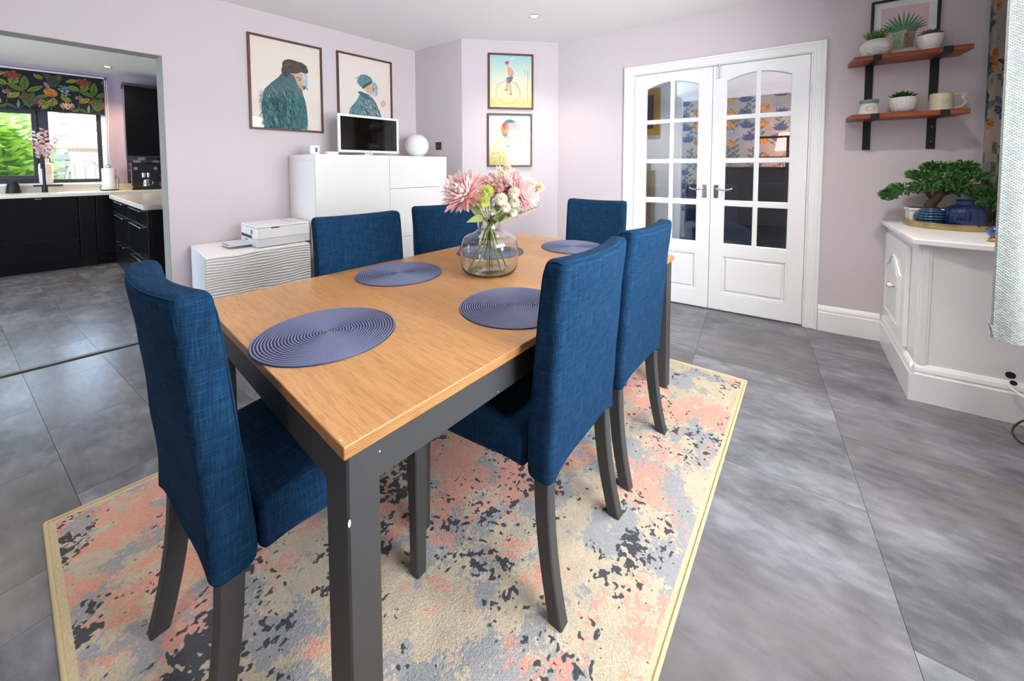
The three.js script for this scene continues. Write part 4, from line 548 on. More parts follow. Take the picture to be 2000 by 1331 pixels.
// ---------------------------------------------------------------- vase and flowers
{
  const V = [-0.0125, TH + 0.0003, -0.039], rt = [0.723, -0.690], fw = [0.690, 0.723];
  const v = thing('glass_vase', 'squat round clear glass vase holding pink flowers on the table', 'vase', V);
  const o = [[0, 0.0], [0.085, 0.0], [0.112, 0.004], [0.130, 0.022], [0.137, 0.06], [0.138, 0.10], [0.134, 0.145], [0.122, 0.170], [0.098, 0.183], [0.070, 0.194], [0.054, 0.212], [0.0495, 0.235], [0.053, 0.254]];
  const inr = [[0.050, 0.253], [0.0462, 0.235], [0.051, 0.209], [0.068, 0.190], [0.097, 0.179], [0.119, 0.166], [0.1305, 0.143], [0.1345, 0.10], [0.1335, 0.06], [0.126, 0.025], [0.108, 0.0095], [0.08, 0.007], [0.03, 0.011], [0, 0.012]];
  const c1 = new THREE.SplineCurve(o.slice(1).map(p => new THREE.Vector2(...p))).getPoints(60), c2 = new THREE.SplineCurve(inr.map(p => new THREE.Vector2(...p))).getPoints(60).map(p => new THREE.Vector2(Math.max(0, p.x), p.y));
  mesh('body', new THREE.LatheGeometry([new THREE.Vector2(0, 0), ...c1, ...c2], 96), M.vaseGlass, v);
  const at = (u, y, d = 0) => [rt[0] * u + fw[0] * d, y, rt[1] * u + fw[1] * d];
  const q = rng(77);
  const petal = (l, w, curl) => { const pos = [], idx = [], n = 7; for (let i = 0; i <= n; i++) { const t = i / n, h = w / 2 * Math.pow(1 - Math.pow(Math.abs(2 * t - 1), 7), 0.5) * (0.45 + 0.55 * t) + 0.0004, z = curl * l * t * t; pos.push(-h, l * t, z + 0.7 * h, 0, l * t, z, h, l * t, z + 0.7 * h); } for (let i = 0; i < n; i++) for (const c of [0, 1]) { const a = i * 3 + c; idx.push(a, a + 1, a + 3, a + 1, a + 4, a + 3); } const g = new THREE.BufferGeometry(); g.setAttribute('position', new THREE.Float32BufferAttribute(pos, 3)); g.setIndex(idx); g.computeVertexNormals(); return g; };
  const pinks = ['#fbe6e4', '#f8d2d2', '#efabb0', '#fdf4f1'].map(c => phys(c, 0.65, { side: THREE.DoubleSide, transmission: 0.4 }));
  function stemOf(t, top, foot, m, r = 0.0035) { const mid = [lerp(foot[0], top[0], 0.5) * 0.22, 0.235, lerp(foot[2], top[2], 0.5) * 0.22]; mesh('stem', tube([foot, [foot[0] * 0.45 + mid[0] * 0.4, 0.13, foot[2] * 0.45 + mid[2] * 0.4], mid, [lerp(mid[0], top[0], 0.6), lerp(0.235, top[1], 0.55), lerp(mid[2], top[2], 0.6)], top], r, 32, 8), m, t); }
  const mum = (label, c, dir, R0, foot) => {
    const t = thing('pink_chrysanthemum', label, 'flower', V, 0, 'large pink chrysanthemums'); stemOf(t, c, foot, M.stem, 0.004);
    R0 *= 1.06; const Q = upTo(dir), layers = [[26, 0.95, 2.0, 2], [32, 1.0, 1.68, 1], [34, 0.98, 1.38, 0], [32, 0.94, 1.1, 3], [28, 0.88, 0.84, 0], [22, 0.76, 0.58, 3], [15, 0.6, 0.34, 1], [8, 0.44, 0.12, 2]], parts = [[], [], [], []];
    for (const [n, len, tilt, mi] of layers) for (let k = 0; k < n; k++) { const a = (k + q()) / n * 6.283, l = R0 * len * (0.86 + 0.25 * q()), th = tilt + (q() - 0.5) * 0.3; const d = new THREE.Vector3(Math.sin(th) * Math.cos(a), Math.cos(th), Math.sin(th) * Math.sin(a)).applyQuaternion(Q), out = new THREE.Vector3(Math.cos(a), 0, Math.sin(a)).applyQuaternion(Q); const up = new THREE.Vector3(0, 1, 0).applyQuaternion(Q); const x = new THREE.Vector3().crossVectors(d, up).normalize(), z = new THREE.Vector3().crossVectors(x, d); const m = new THREE.Matrix4().makeBasis(x, d, z); const g = petal(l, R0 * 0.17, 0.42).applyMatrix4(m); g.translate(c[0] + out.x * 0.004, c[1] + out.y * 0.004, c[2] + out.z * 0.004); parts[(mi + (q() < 0.3 ? 1 : 0)) % 4].push(g); }
    parts.forEach((p, i) => { if (p.length) { const f = mesh('petals', mg(p), pinks[i], t); f.userData.kind = 'stuff'; } }); return t;
  };
  mum('large pink chrysanthemum head on the left of the vase', at(-0.115, 0.375, 0.01), [...at(-0.55, 0.55, 0.65)], 0.1, at(0.055, 0.016, 0.06));
  mum('large pink chrysanthemum head on the right, highest of the three', at(0.085, 0.405, -0.02), [...at(0.1, 0.8, 0.6)], 0.092, at(-0.095, 0.018, 0.02));
  mum('large pink chrysanthemum head at the far right of the bouquet', at(0.15, 0.378, 0.02), [...at(0.75, 0.35, 0.55)], 0.082, at(-0.06, 0.016, 0.07));
  mum('pale pink chrysanthemum half hidden in the middle of the bouquet', at(0.01, 0.40, -0.06), [...at(-0.05, 0.9, 0.3)], 0.075, at(0.08, 0.016, -0.04));
  const pom = (label, u, y, d, r, col) => { const t = thing('pompom_flower', label, 'flower', V, 0, 'small round pompom flowers'); const c = at(u, y, d); stemOf(t, c, at(-u * 0.4, 0.15 - 0.1 * q() * q(), -d * 0.3 + 0.02 * (q() - 0.5)), q() < 0.6 ? M.stemBrown : M.stem, 0.0016); const gs = [], n = 110; for (let k = 0; k < n; k++) { const yy = 1 - 2 * (k + 0.5) / n, rr = Math.sqrt(1 - yy * yy), a = k * 2.39996; gs.push(placed(leafGeo(r * 0.95, r * 0.46, -0.2, -0.4, 3), upTo([rr * Math.cos(a), yy, rr * Math.sin(a)]), c.map((w, i) => w + 0.1 * r * [rr * Math.cos(a), yy, rr * Math.sin(a)][i]))); } const f = mesh('petals', mg(gs), phys(col, 0.65, { side: THREE.DoubleSide, transmission: 0.45 }), t); f.userData.kind = 'stuff'; };
  pom('upper lime green pompom flower in the middle of the bouquet', -0.008, 0.388, 0.05, 0.034, '#e9eea2'); pom('lower lime green pompom flower left of centre', -0.023, 0.342, 0.07, 0.027, '#eaee9c'); pom('small lime pompom flower between the left pink head and the centre', -0.05, 0.358, 0.05, 0.02, '#eef0bc');
  pom('white pompom flower in front of the right pink heads, highest of the white ones', 0.114, 0.385, 0.085, 0.029, '#fdfcf0'); pom('white pompom flower right of the lime flowers', 0.055, 0.356, 0.09, 0.031, '#fbfcec'); pom('white pompom flower below the right pink heads', 0.116, 0.342, 0.085, 0.026, '#fbfbec'); pom('white pompom flower low in the centre right', 0.075, 0.32, 0.09, 0.025, '#fdfcf0'); pom('lowest white pompom flower on the right', 0.11, 0.293, 0.07, 0.022, '#fdfcf2'); pom('small white pompom low in front of the stems', 0.017, 0.296, 0.06, 0.018, '#faf8ec');
  pom('topmost pale pompom flower sprouting above the bouquet', 0.086, 0.492, 0.0, 0.023, '#f8ecdc'); pom('pale pompom flower just left of the topmost one', 0.066, 0.47, 0.01, 0.021, '#f6f4da'); pom('pale pompom flower at the upper right edge', 0.2, 0.42, 0.04, 0.018, '#f8efdd'); pom('outermost pale pompom flower at the right tip of the bouquet', 0.238, 0.404, 0.03, 0.022, '#f4eed6'); pom('dusky pink bud cluster between the pink heads', 0.05, 0.405, 0.06, 0.022, '#eccac6');
  const leaves = (label, list, m) => { const t = thing('green_sprig', label, 'foliage', V); stemOf(t, list[Math.floor(list.length / 2)][0], at(0.03 * (q() - 0.5), 0.016, 0.03), M.stem, 0.003); for (const [p, d, l, w, roll] of list) { const g = leafGeo(l, w, 0.35, 0.25, 7); mesh('leaf', placed(g.rotateY(roll), upTo(d), p), m, t); } };
  leaves('broad green leaves drooping over the vase rim', [[at(-0.02, 0.262, 0.045), at(-0.7, 0.1, 0.5), 0.085, 0.042, 2.2], [at(0.02, 0.26, 0.05), at(0.9, 0.35, 0.3), 0.1, 0.045, 0.3], [at(0.03, 0.262, 0.045), at(0.8, 0.12, 0.6), 0.075, 0.04, 2.6], [at(-0.03, 0.26, 0.03), at(-0.7, 0.9, 0.2), 0.13, 0.04, 0.6], [at(0.0, 0.265, 0.05), at(0.2, -0.25, 0.8), 0.07, 0.045, 0.2]], phys('#8c9a58', 0.55, { side: THREE.DoubleSide }));
  leaves('dark green leaves under the pink heads', [[at(-0.05, 0.3, 0.02), at(-0.8, 0.4, 0.1), 0.11, 0.04, 0.8], [at(0.06, 0.31, 0.01), at(1, 0.25, 0.1), 0.11, 0.036, 1.2], [at(0.04, 0.3, -0.02), at(0.3, 1, 0), 0.1, 0.035, 0], [at(-0.06, 0.31, 0), at(-0.6, 0.6, 0.4), 0.08, 0.035, 1.8], [at(0.03, 0.29, 0.06), at(0.3, 1, 0.3), 0.09, 0.03, 0]], phys('#6f8248', 0.55, { side: THREE.DoubleSide }));
  { const t = thing('feathery_greenery', 'fine feathery pale greenery around the flower stems', 'foliage', V); stemOf(t, at(0.01, 0.31, 0.05), at(0, 0.016, 0.05), M.stemBrown, 0.0022); const gs = []; for (let k = 0; k < 520; k++) { const a = at(-0.06 + 0.2 * q() + (k % 5 === 0 ? 0.08 * q() : 0), 0.262 + 0.09 * q(), 0.02 + 0.06 * q()); gs.push(placed(leafGeo(0.016 + 0.012 * q(), 0.004, 0.2, 0.1, 2), upTo([q() - 0.5, 0.4 * q(), q() - 0.5]), a)); } for (let k = 0; k < 40; k++) { const s = k / 40; gs.push(placed(leafGeo(0.014, 0.005, 0.1, 0.1, 2), upTo([q() - 0.5, q() - 0.3, q() - 0.5]), at(0.1 + 0.13 * s, 0.27 + 0.045 * s, 0.05))); } const f = mesh('foliage', mg(gs), phys('#c0cb9c', 0.6, { side: THREE.DoubleSide }), t); f.userData.kind = 'stuff'; mesh('twig', mg([tube([at(0.03, 0.25, 0.05), at(0.09, 0.30, 0.06), at(0.112, 0.375, 0.075)], 0.002, 16, 6), tube([at(0.05, 0.26, 0.05), at(0.12, 0.28, 0.05), at(0.23, 0.315, 0.05)], 0.0014, 16, 6)]), M.stemBrown, t); }
}

// ---------------------------------------------------------------- white storage units on the left wall
{
  const low = thing('low_cabinet', 'low white cabinet with wave-ribbed front under the printer', 'cabinet', L.at(-0.675, 0.0, 0.02), L.turn), H1 = 0.664, W1 = 0.62, d1 = 0.6;
  mesh('carcass', mg([span(0, 0.018, 0.1, H1, 0, d1 - 0.02, 0.0015), span(W1, W1 + 0.018, 0.1, H1, 0, d1 - 0.02, 0.0015), span(0.018, W1, H1 - 0.02, H1 - 0.0004, 0, d1 - 0.02, 0.001), span(0.018, W1, 0.1, 0.12, 0, d1 - 0.02), span(0.018, W1, 0.12, H1 - 0.02, 0, 0.01)]), M.unit, low);
  mesh('leg', mg([[0.05, 0.06], [W1 - 0.03, 0.06], [0.05, d1 - 0.08], [W1 - 0.03, d1 - 0.08]].map(([x, z]) => cyl(0.02, 0.016, 0.1, x, 0.05, z))), M.bracket, low);
  { const nx = 40, ny = 150, g = new THREE.PlaneGeometry(W1 + 0.014, 0.548, nx, ny), p = g.attributes.position; for (let i = 0; i < p.count; i++) { const y = p.getY(i), x = p.getX(i); p.setZ(i, 0.0032 * Math.sin(y * 330 + 1.6 * Math.sin(x * 9 + y * 14) + 0.9 * Math.sin(x * 23 - y * 30))); } g.computeVertexNormals(); const dr = mesh('door', mg([uvBox(g.translate(W1 / 2 + 0.009, 0.385, d1 - 0.001)), span(0.003, W1 + 0.015, 0.112, 0.658, d1 - 0.018, d1 - 0.0045)]), M.satin, low); }
  const tc = thing('tall_cabinet', 'taller white cabinet with one plain door and three drawers under the monitor', 'cabinet', L.at(0.012, 0.0, 0.02), L.turn), H2 = 1.358, W2 = 1.275, sp = 0.632;
  mesh('carcass', mg([span(0, 0.018, 0.1, H2, 0, d1 - 0.02, 0.0015), span(W2 - 0.018, W2, 0.1, H2, 0, d1 - 0.02, 0.0015), span(0.018, W2 - 0.018, H2 - 0.02, H2 - 0.0004, 0, d1 - 0.02, 0.001), span(0.018, W2 - 0.018, 0.1, 0.12, 0, d1 - 0.02), span(0.018, W2 - 0.018, 0.12, H2 - 0.02, 0, 0.01), span(sp - 0.009, sp + 0.009, 0.12, H2 - 0.02, 0.01, d1 - 0.02)]), M.unit, tc);
  mesh('side_strip', span(-0.0006, 0.0, H2 - 0.052, H2 - 0.05, 0, d1 - 0.02), M.plasticG, tc);
  mesh('door', span(0.002, sp - 0.0015, 0.112, H2 - 0.002, d1 - 0.018, d1, 0.0015), M.satin, tc);
  for (const [y0, y1] of [[0.112, 0.6], [0.603, 1.056], [1.059, H2 - 0.002]]) mesh('drawer', span(sp + 0.0015, W2 - 0.002, y0, y1, d1 - 0.018, d1, 0.0015), M.satin, tc);
  mesh('leg', mg([[0.05, 0.06], [W2 - 0.05, 0.06], [0.05, d1 - 0.08], [W2 - 0.05, d1 - 0.08]].map(([x, z]) => cyl(0.02, 0.016, 0.1, x, 0.05, z))), M.bracket, tc);

  // printer, its front towards the opening
  const pr = thing('printer', 'white all-in-one printer with open paper tray on the low cabinet', 'printer', L.at(-0.196, H1 + 0.001, 0.345), L.turn + 0.06);
  const body = (y0, y1, m, n, e = 0) => mesh(n, smooth(softBox(0.37 + e, y1 - y0, 0.37 + e, Math.min(0.03, (y1 - y0) / 2.02), 12, 12, 12, 3)).translate(0, (y0 + y1) / 2, 0), m, pr);
  const rb = (y0, y1, r) => { const s = new THREE.Shape(), a = 0.185, c = r; s.moveTo(-a + c, -a); s.lineTo(a - 0.01, -a); s.lineTo(a, -a + 0.01); s.lineTo(a, a - 0.012); s.lineTo(a - 0.012, a); s.lineTo(-a + c, a); s.quadraticCurveTo(-a, a, -a, a - c); s.lineTo(-a, -a + c); s.quadraticCurveTo(-a, -a, -a + c, -a); const g = extrude(s, y1 - y0, 0.004); g.rotateX(-Math.PI / 2); return uvBox(g.translate(0, y0, 0)); };
  mesh('base', rb(0.004, 0.062, 0.03), M.plasticG, pr); mesh('body', rb(0.0635, 0.142, 0.035), M.plasticW, pr); mesh('lid', rb(0.1435, 0.155, 0.035), M.plasticW, pr);
  mesh('output_slot', span(-0.187, -0.18, 0.062, 0.083, -0.15, 0.08), M.blackMatt, pr); mesh('display', span(-0.1875, -0.183, 0.095, 0.125, 0.06, 0.095, 0.001), M.screen, pr); mesh('tray', mg([box(0.15, 0.004, 0.23, -0.25, 0.022, -0.03, 0.0015), box(0.012, 0.008, 0.16, -0.32, 0.02, -0.03, 0.002)]), M.plasticG, pr);
  mesh('lid_grip', span(-0.09, -0.035, 0.136, 0.142, 0.181, 0.187, 0.001), M.blackMatt, pr); mesh('feeder_slot', span(0.085, 0.09, 0.1545, 0.1556, -0.15, 0.08), M.bracket, pr); mesh('tray_latch', span(-0.188, -0.184, 0.04, 0.046, -0.06, -0.02), M.blackMatt, pr);

  // on the tall cabinet
  const Y = H2 + 0.001;
  const ro = thing('router', 'small white upright router at the left end of the tall cabinet', 'router', L.at(0.12, Y, 0.33), L.turn - 0.45);
  mesh('body', smooth(softBox(0.075, 0.08, 0.07, 0.016, 12, 12, 12)).translate(0, 0.04, 0), M.plasticW, ro); mesh('port_panel', span(0.005, 0.022, 0.022, 0.06, 0.0335, 0.0355, 0.001), std('#5d616a', 0.4), ro);
  const pk = thing('smart_hub', 'flat white rounded hub beside the router', 'hub', L.at(0.235, Y, 0.37), L.turn); mesh('body', smooth(softBox(0.1, 0.03, 0.1, 0.0148, 12, 10, 12)).translate(0, 0.015, 0), M.plasticW, pk);
  const tv = thing('monitor', 'white framed flat monitor standing on the tall cabinet', 'monitor', L.at(0.62, Y, 0.3), L.turn), w = 0.6, y0 = 0.03, y1 = 0.376;
  mesh('frame', mg([frameGeo(w, y1 - y0, 0.022, 0.022).translate(0, y0, 0), span(-w / 2 + 0.01, w / 2 - 0.01, y0 + 0.01, y1 - 0.01, -0.02, 0.004, 0.004)]), phys('#f3f3f3', 0.2, { clearcoat: 1 }), tv); mesh('screen', span(-w / 2 + 0.0215, w / 2 - 0.0215, y0 + 0.0215, y1 - 0.0215, 0.004, 0.016), M.screen, tv);
  mesh('stand', mg([box(0.26, 0.008, 0.17, 0, 0.004, 0, 0.003), span(-0.04, 0.04, 0.008, 0.07, -0.03, -0.01)]), M.plasticW, tv); mesh('logo', box(0.02, 0.003, 0.002, 0, y0 + 0.012, 0.0225, 0.0005), M.chrome, tv);
  const bx = thing('set_top_box', 'small flat black box under the left side of the monitor', 'box', L.at(0.38, Y, 0.34), L.turn + 0.1); mesh('body', box(0.12, 0.015, 0.09, 0, 0.0078, 0, 0.004), M.blackMatt, bx);
  const gl = thing('globe_lamp', 'white opal glass globe lamp on the right end of the tall cabinet', 'lamp', L.at(1.15, Y, 0.3), L.turn);
  { const pts = []; for (let k = 0; k <= 40; k++) { const a = lerp(-1.16, Math.PI / 2, k / 40); pts.push([0.124 * Math.cos(a), 0.118 + 0.124 * Math.sin(a)]); } mesh('globe', lathe([[0, 0.0045], ...pts], 64), M.opal, gl); mesh('base', lathe([[0, 0], [0.052, 0], [0.053, 0.004], [0.05, 0.0055]], 40), M.plasticW, gl); }
}
// light switch
{ const t = thing('light_switch', 'dark bronze light switch on the lilac return wall', 'light switch', R.at(0.374, 1.44, 0.001), R.turn); mesh('plate', box(0.085, 0.085, 0.006, 0, 0.042, 0.003, 0.0025), std('#5d4c3c', 0.35, { metalness: 0.8 }), t); mesh('toggle', cyl(0.004, 0.006, 0.014, 0, 0, 0, 14).rotateX(1.2).translate(0, 0.042, 0.012), M.brass, t); mesh('screw', mg([-1, 1].map(s => cyl(0.003, 0.003, 0.002, 0, 0, 0, 10).rotateX(Math.PI / 2).translate(s * 0.03, 0.042, 0.0065))), M.brass, t); }

// framed pictures
function picture(label, p, turn, w, h, bar, tex, fm = M.frameWood, depth = 0.022) {
  const t = thing('framed_picture', label, 'picture', p, turn); mesh('frame', frameGeo(w, h, bar, depth), fm, t);
  const g = new THREE.BoxGeometry(w - bar * 2 + 0.002, h - bar * 2 + 0.002, 0.004).translate(0, h / 2, 0.006); mesh('print', g, std('#ffffff', 0.7, { map: tex }), t); mesh('glass', span(-w / 2 + bar, w / 2 - bar, bar, h - bar, 0.012, 0.0135), M.pictureGlass, t); mesh('backing', span(-w / 2 + 0.004, w / 2 - 0.004, 0.004, h - 0.004, 0.0004, 0.0042), M.blackMatt, t); return t;
}
picture('large framed print of a dark-haired man in a teal fur coat', L.at(0.023, 1.574, 0.001), L.turn, 0.582, 0.79, 0.017, T.printMan);
picture('framed print of a woman in a blue beanie and feather coat, behind the monitor', L.at(0.741, 1.586, 0.001), L.turn, 0.58, 0.79, 0.017, T.printWoman);
picture('upper framed print of a rider on a large wheel, on the corner wall', P.at(0.508, 1.858, 0.001), P.turn, 0.475, 0.57, 0.017, T.printWheel);
picture('lower framed print of a striped balloon, on the corner wall', P.at(0.496, 1.256, 0.001), P.turn, 0.472, 0.555, 0.017, T.printBalloon);

// ---------------------------------------------------------------- shelves on the far wall
{
  for (const [yt, lab] of [[2.0, 'upper wooden wall shelf on black brackets holding potted succulents'], [1.61, 'lower wooden wall shelf on black brackets holding the jar and cream mug']]) {
    const t = thing('wall_shelf', lab, 'shelf', D.at(2.595, yt, 0.001), D.turn), q = rng(yt * 10);
    mesh('plank', uvBox(deform(new RoundedBoxGeometry(0.545, 0.033, 0.2, 4, 0.006).translate(0, -0.0165, 0.103), v => { v.y += 0.0012 * Math.sin(v.x * 23) * (v.z > 0.1 ? 1 : 0); })), M.shelf, t);
    const lo = yt > 1.8 ? -0.31 : -0.238;
    for (const x of [-0.155, 0.165]) { const b = mesh('bracket', mg([span(x - 0.021, x + 0.021, lo, -0.034, 0, 0.006, 0.001), span(x - 0.021, x + 0.021, -0.0395, -0.0335, 0, 0.21, 0.001), span(x - 0.021, x + 0.021, -0.0395, 0.0, 0.2035, 0.2095, 0.001)]), M.bracket, t); mesh('screw', mg([lo + 0.05, -0.09].map(y => cyl(0.006, 0.006, 0.003, 0, 0, 0, 12).rotateX(Math.PI / 2).translate(x, y, 0.007))), M.black, b); }
  }
  const Y1 = 2.0008, Y2 = 1.6108;
  const succ = (t, y, n, len, wid, open, m, s = 1, thick = 0.004) => { for (let k = 0; k < n; k++) { const f = k / n, a = k * 2.39996, th = lerp(0.1, open, Math.sqrt(f)), l = len * (0.75 + 0.25 * f); const d = [Math.sin(th) * Math.cos(a), Math.cos(th), Math.sin(th) * Math.sin(a)]; const dv = new THREE.Vector3(...d), up = new THREE.Vector3(0, 1, 0), x = new THREE.Vector3().crossVectors(dv, up).normalize(), z = new THREE.Vector3().crossVectors(x, dv); mesh('leaf', leafGeo(l, wid, -0.12, 0.45, 5, thick).applyMatrix4(new THREE.Matrix4().makeBasis(x, dv, z)).translate(0.006 * Math.cos(a), y, 0.006 * Math.sin(a)), m, t); } };
  const soil = std('#3a2c22', 0.95, { bumpMap: T.grit, bumpScale: 0.004 });
  const a = thing('potted_succulent', 'spiky succulent in a round white textured pot, left on the upper shelf', 'plant', D.at(2.45, Y1, 0.1), D.turn);
  mesh('pot', smoothLathe([[0, 0], [0.05, 0], [0.07, 0.02], [0.083, 0.06], [0.075, 0.1], [0.055, 0.118], [0.048, 0.114], [0.05, 0.1]], 48, 40), std('#e2dedb', 0.9, { bumpMap: tex(256, 128, (u, v) => { const w = fbm(u, v, 8, 4, 2, 5); return Math.pow(Math.abs(Math.sin((u * 22 + v * 16 * (vn(u * 6, v * 3, 6, 3, 9) > 0.5 ? 1 : -1) + w * 5) * 3.14)), 0.7); }, false, 1), bumpScale: 0.006 }), a);
  mesh('soil', cyl(0.05, 0.05, 0.006, 0, 0.105, 0), soil, a); succ(a, 0.105, 38, 0.11, 0.016, 1.05, M.leafMid);
  const c = thing('potted_succulent', 'flat grey-green rosette succulent in a low white bowl, right on the upper shelf', 'plant', D.at(2.707, Y1, 0.1), D.turn);
  mesh('pot', smoothLathe([[0, 0], [0.042, 0], [0.046, 0.02], [0.05, 0.03], [0.061, 0.07], [0.064, 0.1], [0.058, 0.1], [0.056, 0.088]], 48, 40), M.ceramic, c); mesh('soil', cyl(0.057, 0.057, 0.004, 0, 0.09, 0), soil, c);
  succ(c, 0.097, 30, 0.062, 0.03, 1.42, phys('#68765a', 0.6, { side: THREE.DoubleSide }), 1, 0.006);
  picture('black framed print of an aloe in a painted pot, behind the upper shelf plants', D.at(2.604, Y1, 0.002), D.turn, 0.335, 0.405, 0.014, T.printAloe, M.blackMatt);
  const j = thing('grey_jar', 'small grey stoneware jar with blue rim and oval stamp, left on the lower shelf', 'jar', D.at(2.428, Y2, 0.1), D.turn);
  mesh('body', smoothLathe([[0, 0], [0.056, 0], [0.057, 0.01], [0.048, 0.05], [0.042, 0.075], [0.044, 0.082]], 44, 30), std('#cbc9c4', 0.6), j); mesh('rim', lathe([[0.044, 0.081], [0.05, 0.084], [0.05, 0.1], [0.047, 0.104], [0.042, 0.1], [0.04, 0.09]], 44), std('#6f8794', 0.5), j); mesh('stamp', new THREE.TorusGeometry(0.018, 0.0014, 8, 32).scale(1.25, 0.85, 1).rotateX(-0.16).translate(-0.004, 0.042, 0.0515), std('#b5b2ac', 0.6), j);
  const b = thing('potted_succulent', 'dark green succulent in a white bowl with chevron ribs, middle of the lower shelf', 'plant', D.at(2.594, Y2, 0.1), D.turn);
  mesh('pot', smoothLathe([[0, 0.004], [0.035, 0.004], [0.055, 0.02], [0.065, 0.06], [0.067, 0.1], [0.062, 0.1], [0.059, 0.085]], 48, 40), std('#efece8', 0.7, { bumpMap: tex(256, 128, (u, v) => { const c = (u * 18) % 1, z = Math.abs(c - 0.5); return z > 0.44 ? 0 : 0.4 + 0.6 * (Math.abs(((v * 12 + z * 3) % 1) - 0.5) > 0.25 ? 1 : 0); }, false, 1), bumpScale: 0.004 }), b);
  mesh('foot', mg([0, 1, 2].map(k => { const s = new THREE.SphereGeometry(0.012, 12, 8); return s.translate(0.03 * Math.cos(k * 2.1 + 0.8), 0.008, 0.03 * Math.sin(k * 2.1 + 0.8)); })), M.ceramic, b); mesh('soil', cyl(0.06, 0.06, 0.005, 0, 0.087, 0), soil, b); succ(b, 0.09, 32, 0.08, 0.026, 1.35, M.leafDark, 1, 0.005);
  const m = thing('mug', 'large cream stoneware mug with ribbed sides, right on the lower shelf', 'mug', D.at(2.77, Y2, 0.1), D.turn + 0.15);
  const pts = [[0, 0], [0.05, 0]]; for (let k = 0; k <= 36; k++) { const t = k / 36; pts.push([0.055 - 0.004 * t + 0.0012 * Math.sin(k * 1.7), 0.004 + 0.106 * t]); } pts.push([0.049, 0.113], [0.046, 0.108], [0.046, 0.01], [0, 0.01]);
  mesh('body', lathe(pts, 52), phys('#d8d2b6', 0.35, { clearcoat: 0.5 }), m); mesh('handle', tube([[0.05, 0.1, 0], [0.08, 0.103, 0], [0.112, 0.102, 0], [0.1, 0.078, 0], [0.114, 0.05, 0], [0.092, 0.024, 0], [0.05, 0.014, 0]], 0.0085, 48, 10), phys('#d8d2b6', 0.35, { clearcoat: 0.5 }), m);
  mesh('relief', mg([0.066, 0.054, 0.043].flatMap((y, r) => Array.from({ length: 9 }, (_, k) => { const an = 1.9 - k * 0.11 - r * 0.03; return box(0.0035, 0.006, 0.002, 0, 0, 0, 0.0008).rotateY(Math.PI / 2 - an).translate(0.0545 * Math.cos(an), y, 0.0545 * Math.sin(an)); }))), phys('#c4bd9e', 0.4), m);
}

